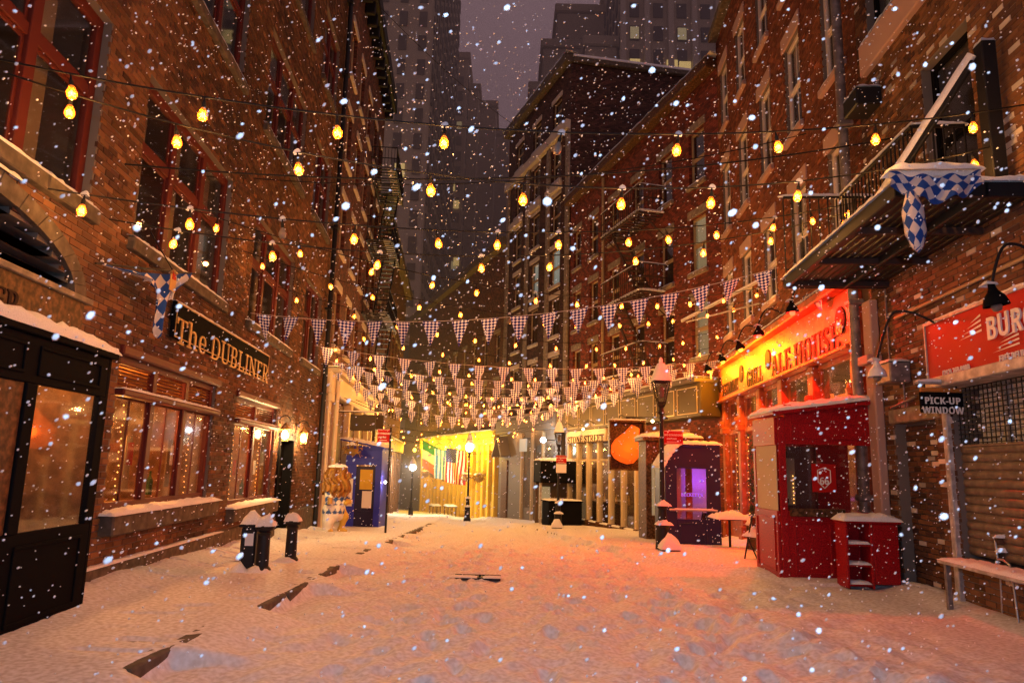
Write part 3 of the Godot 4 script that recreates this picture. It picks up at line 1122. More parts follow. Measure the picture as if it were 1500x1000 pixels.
	# wall lanterns either side of the door
	for q in [[16.62, "glowing brass wall lantern between the pub window and black door"], [18.72, "glowing brass wall lantern on the brick beyond the black door"]]:
		var l := thing("wall_lantern", q[1], "wall lamp", on(WL, q[0], 2.2, 0.0))
		var sc := []
		for k in 12:
			var a := -0.6 + k * 0.36
			sc.append(V(0, 0.32 + 0.12 * sin(a), 0.18 - 0.12 * cos(a)))
		bx(l, "back_plate", M.black_iron, -0.05, 0.05, -0.1, 0.35, 0.0, 0.02)
		tubes(l, "scroll_arm", M.black_iron, sc, 0.012, 6)
		var cage := Geo.new()
		for k in 4:
			var x := 0.085 if k % 2 else -0.085
			var z := 0.085 if k < 2 else -0.085
			cage.bar(V(x * 0.7, -0.13, 0.2 + z * 0.7), V(x, 0.12, 0.2 + z), 0.012, 0.012)
		cage.box(-0.07, 0.07, -0.15, -0.13, 0.13, 0.27)
		part(l, "cage", cage.mesh(), M.gold)
		turned(l, "lantern_roof", M.gold, [Vector2(0.14, 0.12), Vector2(0.05, 0.22), Vector2(0.015, 0.28), Vector2(0, 0.3)], V(0, 0, 0.2), 4)
		turned(l, "bulb", M.lantern_glow, [Vector2(0, -0.12), Vector2(0.075, -0.07), Vector2(0.09, 0.0), Vector2(0.05, 0.09), Vector2(0, 0.11)], V(0, 0, 0.2))
		lamp(l, "bulb_light", Color(1.0, 0.6, 0.24), 6.0, V(0, 0.0, 0.2), 0.06)
	pub_flag()


func pub_flag() -> void:
	var a := at(WL, 7.55, 3.66, 0.15)
	var c := at(WL, 9.45, 4.08, 0.42)
	var t := thing("lozenge_flag", "blue and white lozenge flag gathered on a rod beside the gold lettered sign", "flag", Transform3D(Basis(), a))
	var d := c - a
	tubes(t, "rod", M.black_iron, [V(0, 0, 0) - d * 0.05, d * 1.04], 0.014, 6)
	tubes(t, "stay", M.black_iron, [d * 0.75, at(WL, 9.0, 4.5, 0.0) - a], 0.008, 6)
	snow_on(t, 0, 0.03, 0.02, 0, 0.03, 0.02)
	var p := PackedVector3Array()
	var uv := PackedVector2Array()
	var nx := 40
	for j in 28:
		for i in nx:
			var u := i / (nx - 1.0)
			var v := j / 27.0
			# the cloth is bunched towards the middle and hangs lowest there
			var low := 0.16 + 0.72 * exp(-pow((u - 0.66) / 0.17, 2.0)) + 0.2 * smoothstep(0.75, 1.0, u)
			var along := lerpf(u, 0.66 + (u - 0.66) * 0.35, smoothstep(0.0, 0.9, v))
			var fold := 0.05 * sin(u * 26.0 + v * 2.0) * (0.3 + v)
			p.append(d * along + V(fold * 0.9, -low * v - 0.06 * sin(u * PI) * (1.0 - v), fold * 0.6 + 0.04))
			uv.append(Vector2(u * 1.6, v * low * 1.1))
	part(t, "flag_cloth", grid(p, nx, false, uv), M.flag)
	var cr := Geo.new()
	cr.xf = Transform3D(WL.t.basis, d * 0.68 + V(0.09, -0.14, 0.03))
	cr.box(-0.09, 0.09, -0.13, 0.08, 0.0, 0.012)
	cr.lathe([Vector2(0.0, 0.08), Vector2(0.06, 0.1), Vector2(0.0, 0.16)], 8)
	part(t, "crest", cr.mesh(), M.gold)
	var cs := Geo.new()
	cs.xf = cr.xf
	cs.box(-0.05, 0.05, 0.02, 0.12, 0.012, 0.02)
	part(t, "crest_field", cs.mesh(), M.sign_red)


# ---------------------------------------------------------------- house behind the pub

func left_house() -> void:
	var b := thing("brick_house", "tall brick house with dark cornice and fire escapes, behind the pub", "building", WL.t)
	var holes := []
	for y in [5.4, 8.6, 11.8, 15.0]:
		for s in [23.2, 25.6, 28.0, 30.4, 32.6]:
			holes.append(Rect2(s, y, 1.1, 1.95))
	wall(b, 1, 21.87, 34.3, -1.6, 19.4, holes, M.far_brick)
	for h in holes:
		window(b, 1, h.position.x, h.end.x, h.position.y, h.end.y, {"rails": [0.95], "sash": 1, "frame": M.tan_frame, "sill": 0.12, "snow": 0.04, "lintel": 0.26, "sill_mat": M.pale_stone})
	bx(b, "cornice", M.black_iron, 21.9, 34.6, 19.4, 20.1, -0.3, 0.55, 0.05)
	for k in 16:
		bx(b, "bracket", M.black_iron, 22.3 + k * 0.78, 22.5 + k * 0.78, 18.9, 19.4, 0.0, 0.4, 0.03)
	snow_on(b, 22.0, 34.5, 20.1, -0.3, 0.54, 0.15)
	# cream shop front at its foot
	for s in [22.05, 23.0, 26.4, 29.4, 32.4, 34.0]:
		bx(b, "pilaster", M.cream_paint, s, s + 0.32, -1.5, 3.7, 0.0, 0.25, 0.02)
		bx(b, "capital", M.cream_paint, s - 0.05, s + 0.37, 3.45, 3.7, 0.0, 0.33, 0.02)
	bx(b, "shop_fascia", M.cream_paint, 21.95, 34.3, 3.7, 4.35, 0.0, 0.3, 0.02)
	bx(b, "shop_cornice", M.cream_paint, 21.95, 34.3, 4.35, 4.5, 0.0, 0.5, 0.03)
	snow_on(b, 22.0, 34.2, 4.5, 0.0, 0.5, 0.1)
	for k in 3:
		bx(b, "shop_front", M.brown_wood, 23.4 + k * 3.0, 26.3 + k * 3.0, -1.5, 3.6, -0.02, 0.06)
	tubes(b, "rain_pipe", M.cream_paint, [V(22.7, -0.6, 0.36), V(22.7, 4.2, 0.36)], 0.07, 10)
	# hanging basket and shop signs on iron arms
	var hb := thing("hanging_basket", "withered hanging basket above the blue entrance booth", "basket", on(WL, 23.3, 2.05, 0.85))
	turned(hb, "basket", M.dry_leaf, [Vector2(0, -0.22), Vector2(0.15, -0.16), Vector2(0.22, 0.0)], V(0, 0, 0), 12)
	tubes(hb, "chain", M.black_iron, [V(0, 0.6, 0), V(0, 0, 0)], 0.008, 5)
	var fol := Geo.new()
	for k in 160:
		var o := V(rng.randfn(0, 1), rng.randfn(0, 0.7), rng.randfn(0, 1)).normalized() * rng.randf_range(0.12, 0.34)
		fol.tri(o, o + V(rng.randfn(0, 0.05), rng.randfn(-0.05, 0.05), rng.randfn(0, 0.05)), o + V(rng.randfn(0, 0.05), rng.randfn(0, 0.05), rng.randfn(0, 0.05)), o)
	part(hb, "foliage", fol.mesh(), M.dry_leaf)
	part(hb, "snow_cap", snow_slab(0.36, 0.36, 0.07, 0.05), M.snow, V(0, 0.1, 0))
	for q in [[24.6, 3.3, "small dark hanging shop sign with a snowy arm near the blue booth"], [27.5, 3.5, "second hanging shop sign on an iron arm beyond the blue booth"]]:
		var hs := thing("hanging_sign", q[2], "sign", on(WL, q[0], q[1], 0.0))
		tubes(hs, "arm", M.black_iron, [V(0, 0, 0), V(0, 0.05, 1.5)], 0.02, 6)
		tubes(hs, "stay", M.black_iron, [V(0, 0.6, 0), V(0, 0.06, 1.4)], 0.01, 5)
		bx(hs, "sign_board", M.green_wood, -0.025, 0.025, -0.62, -0.08, 0.55, 1.4, 0.01)
		snow_on(hs, -0.05, 0.05, 0.02, 0.1, 1.5, 0.04)
	# fire escape down the far end of the front
	var f := thing("fire_escape", "black iron fire escape stacked down the tall brick house", "fire escape", WL.t)
	for y in [4.6, 7.9, 11.1, 14.3]:
		var pl := Geo.new()
		for k in 14:
			pl.box(29.7 + k * 0.31, 29.78 + k * 0.31, y - 0.03, y, 0.0, 1.15, 0.003)
		pl.box(29.65, 34.05, y - 0.09, y - 0.03, 1.1, 1.17)
		pl.box(29.65, 34.05, y - 0.09, y - 0.03, 0.0, 0.07)
		var deck := part(f, "platform", pl.mesh(), M.black_iron)
		snow_on(deck, 29.7, 34.0, y, 0.75, 1.14, 0.04)
		var ra := Geo.new()
		for r in [0.5, 1.0]:
			ra.box(29.65, 34.05, y + r, y + r + 0.035, 1.12, 1.155, 0.004)
			ra.box(29.65, 29.685, y + r, y + r + 0.035, 0.0, 1.12, 0.004)
			ra.box(34.015, 34.05, y + r, y + r + 0.035, 0.0, 1.12, 0.004)
		for k in 30:
			ra.box(29.66 + k * 0.15, 29.68 + k * 0.15, y, y + 1.0, 1.125, 1.145, 0.002)
		for k in 8:
			ra.box(29.66, 29.68, y, y + 1.0, 0.05 + k * 0.14, 0.07 + k * 0.14, 0.002)
		part(f, "railing", ra.mesh(), M.black_iron)
		if y < 14:
			var st := Geo.new()
			for o in [0.45, 1.0]:
				st.bar(V(30.2, y, o), V(33.0, y + 3.2, o), 0.05, 0.14)
			for k in 12:
				st.box(30.2 + k * 0.235, 30.45 + k * 0.235, y + 0.24 + k * 0.265, y + 0.26 + k * 0.265, 0.45, 1.0, 0.002)
			part(f, "stair", st.mesh(), M.black_iron)


# ---------------------------------------------------------------- burger shop

func burger_shop() -> void:
	var b := thing("brick_shop", "brown brick building with burger sign, roller shutter and bricked up doorway", "building", WR.t)
	var recess := Rect2(9.72, -0.3, 1.26, 2.68)
	var bay := Rect2(6.0, 0.62, 3.32, 2.15)
	var holes := [bay, recess, Rect2(9.0, 8.75, 2.0, 2.2), Rect2(5.4, 8.75, 2.0, 2.2), Rect2(8.2, 5.0, 1.2, 2.3)]
	var keys := ["brick_0", "brick_1", "brick_1", "brick_2", "brick_2", "brick_2", "brick_3", "brick_3", "brick_pale"]
	wall(b, -1, 2.0, 11.45, -0.4, 14.0, holes, M.mortar, 0.3)
	bricks(b, WR, 2.0, 11.45, -0.25, 13.95, holes, keys, 210)
	bx(b, "recess_back", M.mortar, -10.98, -9.72, -0.4, 2.38, -0.28, -0.2, 0.0)
	bricks(b, WR, 9.73, 10.97, -0.05, 2.37, [], ["brick_0", "brick_0", "brick_1", "brick_1", "brick_0", "brick_2", "brick_pale"], 90, -0.17)
	bx(b, "door_step", M.dark_stone, -10.98, -9.72, -0.4, 0.06, -0.2, 0.04, 0.02)
	snow_on(b, -10.9, -9.8, 0.055, -0.17, 0.04, 0.05)
	bx(b, "lintel", M.stone, -11.1, -9.6, 2.39, 2.6, -0.1, 0.02, 0.015)
	for h in [holes[2], holes[3]]:
		var w := window(b, -1, h.position.x, h.end.x, h.position.y, h.end.y, {"rails": [1.1], "sash": 2, "frame": M.black_paint, "lights": 2})
		bx(w, "sill", M.pink_stone, -h.end.x - 0.15, -h.position.x + 0.15, h.position.y - 0.55, h.position.y - 0.01, -0.2, 0.1, 0.02)
		snow_on(w, -h.end.x - 0.15, -h.position.x + 0.15, h.position.y - 0.012, -0.1, 0.1, 0.06)
	window(b, -1, 8.2, 9.4, 5.0, 7.3, {"rails": [1.1], "sash": 1, "frame": M.black_paint})
	# air conditioner and wall box
	var ac := bx(b, "air_vent", M.black_iron, -11.15, -10.6, 7.45, 7.75, 0.0, 0.4, 0.02)
	snow_on(ac, -0.28, 0.28, 0.15, -0.2, 0.2, 0.06)
	var wb := bx(b, "wall_box", M.zinc, -10.75, -10.3, 2.95, 3.25, 0.0, 0.3, 0.02)
	snow_on(wb, -0.24, 0.24, 0.15, -0.15, 0.16, 0.05)
	tubes(b, "conduit", M.zinc, [V(-10.9, 3.2, 0.03), V(-10.9, 4.6, 0.03)], 0.015, 6)
	tubes(b, "conduit", M.zinc, [V(-10.5, 2.95, 0.03), V(-10.5, 2.6, 0.03)], 0.015, 6)
	tubes(b, "conduit", M.zinc, [V(-10.9, 2.62, 0.05), V(-10.1, 2.72, 0.05)], 0.02, 6)
	tubes(b, "conduit", M.tan_frame, [V(-10.6, 3.95, 0.04), V(-5.0, 3.98, 0.04)], 0.025, 6)
	# the bay: post, grille, slats of the shutter, soffit, counter
	bx(b, "door_post", M.white_metal, -9.44, -9.33, -0.1, 2.78, -0.12, 0.06, 0.012)
	bx(b, "soffit", M.white_metal, -9.4, -5.5, 2.74, 2.87, -0.3, 0.26, 0.012)
	bx(b, "bay_back", M.dark_room, -9.33, -5.9, 0.55, 2.8, -1.2, -1.15, 0.0)
	var back := Geo.new()
	for k in 18:
		for q in 8:
			var x := -9.3 + k * 0.22 + (0.11 if q % 2 else 0.0)
			if x < -7.4:
				back.box(x, x + 0.2, 2.02 + q * 0.09, 2.1 + q * 0.09, -0.34, -0.3, 0.004)
	var wb2 := part(b, "white_brickwork", back.mesh(), M.white_paint)
	wb2.set_meta("kind", "stuff")
	bx(b, "kitchen_window_frame", M.white_metal, -8.62, -8.55, 2.0, 2.75, -0.3, -0.24)
	var gr := Geo.new()
	for k in 36:
		gr.box(-9.3 + k * 0.095, -9.288 + k * 0.095, 2.0, 2.74, -0.1, -0.09, 0.0)
	for k in 13:
		gr.box(-9.32, -5.9, 2.03 + k * 0.058, 2.042 + k * 0.058, -0.09, -0.08, 0.0)
	part(b, "grille", gr.mesh(), M.black_iron)
	for k in 13:
		var sl := Geo.new()
		var p := []
		for q in 7:
			var a := PI * q / 6.0
			p.append(V(0, 0.055 * -cos(a), 0.035 * sin(a)))
		for q in 6:
			sl.quad(p[q] + V(-1.7, 0, 0), p[q] + V(1.7, 0, 0), p[q + 1] + V(1.7, 0, 0), p[q + 1] + V(-1.7, 0, 0), V(0, p[q].y + p[q + 1].y, 0.06))
		part(b, "slat", sl.mesh(), M.shutter, V(-7.62, 0.66 + 0.055 + k * 0.1035, -0.12))
	bx(b, "shutter_rail", M.shutter, -9.32, -5.9, 1.985, 2.02, -0.13, -0.07)
	var co := bx(b, "counter", M.white_metal, -9.22, -6.0, 0.56, 0.6, -0.02, 0.36, 0.01)
	snow_on(co, -1.6, 1.6, 0.02, -0.18, 0.18, 0.05)
	for x in [-9.1, -7.2]:
		bx(b, "counter_leg", M.zinc, x - 0.03, x + 0.03, -0.1, 0.56, 0.27, 0.33)
	# the big red sign
	var t := thing("burger_sign", "big red sign with white letters reading burger and free delivery", "sign", on(WR, 9.6, 0, 0.0))
	bx(t, "board", M.sign_red, 0.0, 4.6, 2.88, 3.63, 0.02, 0.1, 0.01)
	var e := Geo.new()
	e.box(-0.03, 4.6, 3.62, 3.66, 0.01, 0.115)
	e.box(-0.03, 4.6, 2.85, 2.89, 0.01, 0.115)
	e.box(-0.035, 0.0, 2.85, 3.66, 0.01, 0.115)
	part(t, "trim", e.mesh(), M.white_metal)
	words_on(t, "lettering", "BURGER", M.white_paint, 1.42, 3.3, 0.112, 0.26, false, 0.95, 0.02, 900, true)
	words_on(t, "lettering", "BURGER", M.white_paint, 2.1, 3.02, 0.112, 0.22, false, 0.95, 0.02, 900, true)
	words_on(t, "lettering", "FREE DELIVERY", M.white_paint, 1.62, 2.93, 0.112, 0.075, false, 0.85, 0.012, 800, true)
	words_on(t, "lettering", "(212) 269-9100", M.white_paint, 0.38, 2.925, 0.112, 0.075, false, 0.9, 0.012, 600, true)
	for k in 4:
		var sp := Geo.new()
		sp.quad(V(0.82 + 0.09 * k, 3.28 + k * 0.055, 0.106), V(1.32, 3.31 + k * 0.06, 0.106), V(1.32, 3.335 + k * 0.06, 0.106), V(1.3, 3.335 + k * 0.06, 0.106), V(0, 0, 1))
		part(t, "speed_stripe", sp.mesh(), M.white_paint)
		sp = Geo.new()
		sp.quad(V(1.5 + 0.07 * k, 3.02 + k * 0.045, 0.106), V(2.0, 3.04 + k * 0.05, 0.106), V(2.0, 3.06 + k * 0.05, 0.106), V(1.97, 3.06 + k * 0.05, 0.106), V(0, 0, 1))
		part(t, "speed_stripe", sp.mesh(), M.white_paint)
	snow_on(t, 0.0, 4.6, 3.655, 0.01, 0.115, 0.035)
	goose_lamp("unlit white gooseneck lamp at the end of the red burger sign", WR, 9.3, 3.55, 0.75, 0.42, M.white_paint, M.bulb_glass, Color.BLACK, 0.0, 0.0, -0.35)
	goose_lamp("unlit black gooseneck lamp above the burger lettering", WR, 7.1, 3.75, 0.6, 0.2, M.black_paint, M.bulb_glass, Color.BLACK, 0.0, 0.15, -0.05)
	# hanging sign of the pick-up window, square to the wall
	var ps := thing("pickup_sign", "small black hanging sign reading pick-up window", "sign", Transform3D(Basis(), V(5.43, 2.56, -9.0)))
	bx(ps, "board", M.black_paint, -0.27, 0.27, -0.16, 0.1, -0.02, 0.02)
	bx(ps, "top_strip", M.orange_strip, -0.26, 0.26, 0.1, 0.155, -0.02, 0.022)
	words_on(ps, "lettering", "PICK-UP", M.white_paint, 0.0, -0.01, 0.026, 0.085, false, 1.0, 0.008, 900)
	words_on(ps, "lettering", "WINDOW", M.white_paint, 0.0, -0.13, 0.026, 0.085, false, 0.98, 0.008, 900)
	bx(ps, "bracket", M.white_metal, -0.3, 0.3, 0.2, 0.23, -0.03, 0.03)
	for x in [-0.2, 0.2]:
		bx(ps, "hanger", M.black_iron, x - 0.008, x + 0.008, 0.15, 0.2, -0.008, 0.008, 0.0)
	snow_on(ps, -0.3, 0.3, 0.228, -0.04, 0.04, 0.035)
	# fire escape balcony
	var f := thing("fire_balcony", "snow edged iron fire escape balcony above the burger sign", "fire escape", WR.t)
	var y := 4.62
	for k in 14:
		bx(f, "slat", M.black_iron, -10.85, -7.05, y - 0.04, y - 0.01, 0.04 + k * 0.108, 0.115 + k * 0.108, 0.004)
	for x in [-10.85, -9.6, -8.3, -7.1]:
		bx(f, "joist", M.rust_iron, x, x + 0.06, y - 0.13, y - 0.04, 0.0, 1.55)
	for q in [[1.5, 1.57], [0.62, 0.68]]:
		var eb := bx(f, "edge_beam", M.black_iron, -10.9, -7.0, y - 0.14, y + 0.02, q[0], q[1], 0.01)
		snow_on(eb, -1.95, 1.95, 0.08, -0.05, 0.06, 0.05)
	var ne := bx(f, "edge_beam", M.black_iron, -7.06, -7.0, y - 0.14, y + 0.02, 0.0, 1.57, 0.01)
	snow_on(ne, -0.05, 0.06, 0.08, -0.78, 0.78, 0.06)
	var en := bx(f, "edge_beam", M.black_iron, -10.92, -10.86, y - 0.14, y + 0.02, 0.0, 1.57, 0.01)
	snow_on(en, -0.05, 0.06, 0.08, -0.78, 0.78, 0.05)
	var top := y + 1.36
	for q in [[V(-10.88, top, 0.0), V(-10.88, top, 1.53), 11], [V(-10.88, top, 0.64), V(-8.45, top, 0.64), 20], [V(-8.45, top, 0.64), V(-8.45, top, 0.0), 5]]:
		var ra := Geo.new()
		ra.bar(q[0], q[1], 0.045, 0.04)
		ra.bar(q[0] - V(0, 1.2, 0), q[1] - V(0, 1.2, 0), 0.03, 0.03)
		var r := part(f, "rail", ra.mesh(), M.black_iron)
		for k in q[2] + 1:
			var c: Vector3 = q[0].lerp(q[1], float(k) / q[2])
			bx(r, "baluster", M.black_iron, c.x - 0.009, c.x + 0.009, y - 0.02, top, c.z - 0.009, c.z + 0.009, 0.0)
		var m: Vector3 = (q[0] + q[1]) / 2
		var l: Vector3 = (q[1] - q[0]).abs()
		snow_on(r, m.x - l.x / 2 - 0.035, m.x + l.x / 2 + 0.035, top + 0.018, m.z - l.z / 2 - 0.035, m.z + l.z / 2 + 0.035, 0.045)
	var po := bx(f, "post", M.black_iron, -7.68, -7.5, y, y + 1.95, 0.1, 0.26, 0.01)
	snow_on(po, -0.09, 0.09, 0.97, -0.08, 0.08, 0.05)
	var sg := Geo.new()
	sg.bar(V(-8.75, y + 0.02, 1.25), V(-7.6, y + 1.75, 0.32), 0.06, 0.1)
	var ss := part(f, "stair_stringer", sg.mesh(), M.black_iron)
	var sn := Geo.new()
	var sp2 := []
	for k in 12:
		sp2.append(V(-8.75, y + 0.1, 1.25).lerp(V(-7.6, y + 1.83, 0.32), k / 11.0) + V(0, 0.006 * sin(k * 2.1), 0))
	sn.tube(sp2, 0.055, 8)
	part(ss, "snow_cap", sn.mesh(), M.snow)
	balcony_flag(y)


func balcony_flag(y: float) -> void:
	var t := thing("draped_flag", "snow laden blue and white lozenge flag slung under the fire escape balcony", "flag", Transform3D(Basis(WR.t.basis.z * -1.0, Vector3.UP, WR.t.basis.x), at(WR, 6.97, y + 0.1, 1.15)))
	var p := PackedVector3Array()
	var uv := PackedVector2Array()
	for j in 16:
		for i in 36:
			var u := i / 35.0
			var v := j / 15.0
			p.append(V(lerpf(-0.5, 0.42, u), -0.16 * v - 0.16 * sin(u * PI) * (0.3 + 0.7 * v) + 0.025 * sin(u * 21.0), 0.05 + 0.05 * sin(u * 17.0 + v * 3.0) * v))
			uv.append(Vector2(u, v * 0.42))
	part(t, "flag_cloth", grid(p, 36, false, uv), M.drape)
	var g := Geo.new()
	g.lathe([Vector2(0.0, -0.66), Vector2(0.05, -0.6), Vector2(0.1, -0.45), Vector2(0.105, -0.2), Vector2(0.04, 0.0)], 14)
	var q := part(t, "hanging_fold", uv_round(g), M.flag, V(-0.3, -0.22, 0.05))
	q.rotation.z = 0.06
	snow_on(t, -0.5, 0.42, 0.0, -0.12, 0.12, 0.09)
	# a second one further along, under the far corner
	var t2 := thing("draped_flag", "small blue and white lozenge flag between balcony and ale house fascia", "flag", on(WR, 12.6, 4.98, 0.35))
	var p2 := PackedVector3Array()
	var uv2 := PackedVector2Array()
	for j in 10:
		for i in 24:
			var u := i / 23.0
			var v := j / 9.0
			p2.append(V(lerpf(-1.2, 0.9, u), -(0.14 + 0.3 * exp(-pow((u - 0.45) / 0.1, 2.0))) * v + 0.12 * absf(u - 0.5), 0.04 * sin(u * 25.0) * v))
			uv2.append(Vector2(u * 1.5, v * 0.4))
	part(t2, "flag_cloth", grid(p2, 24, false, uv2), M.drape)


func uv_round(g: Geo) -> ArrayMesh:
	for k in g.v.size():
		g.u[k] = Vector2(atan2(g.v[k].z, g.v[k].x) / TAU * 1.5, -g.v[k].y * 1.5)
	return g.mesh()


# ---------------------------------------------------------------- red ale house

func ale_house() -> void:
	var b := thing("ale_house", "red brick house with snowy stone lintels above a red and orange lit shop front", "building", WR.t)
	var holes := []
	for y in [[5.75, 1.95], [9.05, 2.25], [12.6, 2.1]]:
		for s in [12.0, 14.35, 16.6, 18.9, 21.1]:
			holes.append(Rect2(s, y[0], 1.05, y[1]))
	wall(b, -1, 11.47, 22.6, 4.9, 16.2, holes, M.mortar)
	bricks(b, WR, 11.47, 22.6, 4.95, 16.15, holes, ["red_0", "red_1", "red_1", "red_2"], 0)
	for h in holes:
		window(b, -1, h.position.x, h.end.x, h.position.y, h.end.y, {"rails": [h.size.y / 2], "sash": 2, "frame": M.white_frame, "sill": 0.14, "snow": 0.05, "lintel": 0.36, "sill_mat": M.pink_stone, "blind": rng.randf_range(0.15, 0.7), "t": 0.09, "z": -0.08})
	bx(b, "roof_edge", M.dark_stone, -22.7, -11.4, 16.2, 16.5, -0.4, 0.25, 0.03)
	snow_on(b, -22.6, -11.5, 16.5, -0.4, 0.24, 0.12)
	# shop front
	bx(b, "shop_back", M.warm_room, -22.6, -11.5, -0.8, 4.9, -1.9, -1.8, 0.0)
	bx(b, "shop_ceiling", M.dark_room, -22.6, -11.5, 3.9, 4.9, -1.8, -0.05, 0.0)
	bx(b, "shop_side", M.warm_room, -11.6, -11.48, -0.8, 4.9, -1.8, 0.0, 0.0)
	bx(b, "shop_floor", M.dark_room, -22.6, -11.5, -1.0, -0.3, -1.8, 0.0, 0.0)
	bx(b, "fascia", M.fascia_paint, -22.6, -11.95, 3.8, 4.75, -0.05, 0.2, 0.02)
	bx(b, "fascia_moulding", M.fascia_paint, -22.6, -11.95, 3.72, 3.8, -0.05, 0.27, 0.02)
	bx(b, "cornice", M.fascia_paint, -22.6, -11.95, 4.75, 4.92, -0.05, 0.42, 0.03)
	snow_on(b, -22.5, -12.0, 4.92, 0.0, 0.42, 0.07)
	for k in 4:
		turned(b, "medallion", M.fascia_letters, [Vector2(0, 0), Vector2(0.24, 0), Vector2(0.24, 0.02), Vector2(0.19, 0.03), Vector2(0, 0.03)], V([-12.3, -16.9, -19.55, -22.3][k], 4.27, 0.2), 24).rotation.x = PI / 2
	words_on(b, "lettering", "66", M.gold, -12.3, 4.14, 0.235, 0.24, false, 0.8, 0.012, 700)
	words_on(b, "lettering", "ALE HOUSE", M.fascia_letters, -14.5, 4.02, 0.206, 0.5, true, 1.05, 0.02)
	words_on(b, "lettering", "GRILL", M.fascia_letters, -18.2, 4.02, 0.206, 0.42, true, 0.85, 0.02)
	words_on(b, "lettering", "RESTAURANT", M.fascia_letters, -20.95, 4.05, 0.206, 0.35, true, 0.62, 0.02)
	var piers := [12.05, 14.25, 16.35, 18.25, 20.35, 22.35]
	for s in piers:
		bx(b, "pilaster", M.fascia_paint, -s - 0.16, -s + 0.16, -0.8, 3.72, -0.08, 0.13, 0.02)
		bx(b, "pilaster_base", M.fascia_paint, -s - 0.2, -s + 0.2, -0.8, 0.15, -0.08, 0.18, 0.02)
		var cp := bx(b, "capital", M.fascia_paint, -s - 0.2, -s + 0.2, 2.75, 2.95, -0.05, 0.2, 0.03)
		turned(cp, "finial", M.fascia_paint, [Vector2(0.09, 0.1), Vector2(0.11, 0.2), Vector2(0.08, 0.29), Vector2(0, 0.31)], V(0, 0, 0.08), 12)
	for k in 5:
		var s0: float = piers[k] + 0.17
		var s1: float = piers[k + 1] - 0.17
		var w := Geo.new()
		w.box(-s1, -s0, 2.72, 2.84, -0.06, 0.02)
		w.box(-s1, -s0, 3.64, 3.72, -0.06, 0.02)
		w.box(-s1, -s0, 0.35, 0.45, -0.06, 0.04)
		w.box(-s1, -s1 + 0.07, 0.45, 3.64, -0.06, 0.0)
		w.box(-s0 - 0.07, -s0, 0.45, 3.64, -0.06, 0.0)
		if k > 1:
			w.box(-(s0 + s1) / 2 - 0.04, -(s0 + s1) / 2 + 0.04, 0.45, 2.72, -0.06, 0.0)
		var f := part(b, "shop_window", w.mesh(), M.fascia_paint)
		bx(f, "pane", M.pane, -s1 + 0.05, -s0 - 0.05, 0.43, 2.74, -0.04, -0.032, 0.0)
		bx(f, "pane", M.pane, -s1 + 0.05, -s0 - 0.05, 2.82, 3.66, -0.04, -0.032, 0.0)
		bx(f, "stall_riser", M.fascia_paint, -s1, -s0, -0.8, 0.35, -0.08, 0.05, 0.01)
		snow_on(f, -s1, -s0, 0.448, -0.04, 0.06, 0.05)
		if k < 3:
			words_on(f, "neon_sign", ["Bourbon", "Rock", "Grill"][k], M.neon_orange, -(s0 + s1) / 2, 3.0, -0.1, 0.26, true, 0.9, 0.02, 400)
		turned(f, "room_lamp", M.fairy_bulb, [Vector2(0, -0.07), Vector2(0.07, 0), Vector2(0, 0.07)], V(-(s0 + s1) / 2 - 0.2, 2.3, -0.9), 10)
		lamp(f, "room_light", Color(1.0, 0.5, 0.13) if k > 1 else Color(1.0, 0.3, 0.08), 1.2, V(-(s0 + s1) / 2 - 0.2, 2.3, -0.9), 0.07)
	# Christmas garland with small lamps round the windows beyond the booth
	for s in [18.45, 19.3, 20.6]:
		var gl := Geo.new()
		for k in 420:
			var y := rng.randf_range(0.5, 2.6)
			var o := V(-s + rng.randfn(0, 0.05), y, 0.06 + rng.randfn(0, 0.05))
			gl.tri(o, o + V(rng.randfn(0, 0.04), rng.randfn(0, 0.04), rng.randfn(0, 0.04)), o + V(rng.randfn(0, 0.04), rng.randfn(0, 0.04), rng.randfn(0, 0.03)), V(0, 0.3, 1))
		var gn := thing("garland", "green fir garland with tiny lamps down the orange shop window", "garland", WR.t, "garlands on the orange shop front")
		part(gn, "foliage", gl.mesh(), M.leaf)
		for k in 12:
			turned(gn, "fairy_light", M.fairy_bulb, [Vector2(0, -0.014), Vector2(0.013, 0), Vector2(0, 0.014)], V(-s + rng.randfn(0, 0.05), 0.55 + k * 0.18, 0.15), 6)
	# zinc rain pipe between the two houses
	tubes(b, "rain_pipe", M.zinc, [V(-11.72, -0.2, 0.2), V(-11.72, 16.0, 0.2)], 0.085, 12)
	for y in [1.2, 4.4, 7.6, 10.8]:
		bx(b, "pipe_collar", M.zinc, -11.83, -11.61, y, y + 0.1, 0.05, 0.31, 0.02)
	bx(b, "corner_pier", M.pink_stone, -11.55, -11.25, -0.3, 4.4, 0.0, 0.14, 0.02)
	bx(b, "pier_capital", M.pink_stone, -11.6, -11.2, 3.35, 3.5, 0.0, 0.24, 0.02)
	# gooseneck lamps over the fascia: red bulbs near the booth, amber ones further along
	var red := Color(1.0, 0.012, 0.006)
	var amber := Color(1.0, 0.34, 0.008)
	goose_lamp("gooseneck lamp with red bulb over the ale house lettering", WR, 13.2, 4.95, 0.75, 0.15, M.black_paint, M.red_glow, red, 14.0, 0.05)
	goose_lamp("black gooseneck lamp with red bulb above the red shop window", WR, 15.6, 4.95, 0.75, 0.15, M.black_paint, M.red_glow, red, 14.0, 0.05)
	goose_lamp("snowy gooseneck lamp with amber bulb, first of the amber ones", WR, 17.5, 4.95, 0.75, 0.15, M.black_paint, M.orange_glow, amber, 6.5, 0.3)
	goose_lamp("snowy gooseneck lamp with amber bulb over the grill lettering", WR, 19.6, 4.95, 0.75, 0.15, M.black_paint, M.orange_glow, amber, 6.5, 0.3)
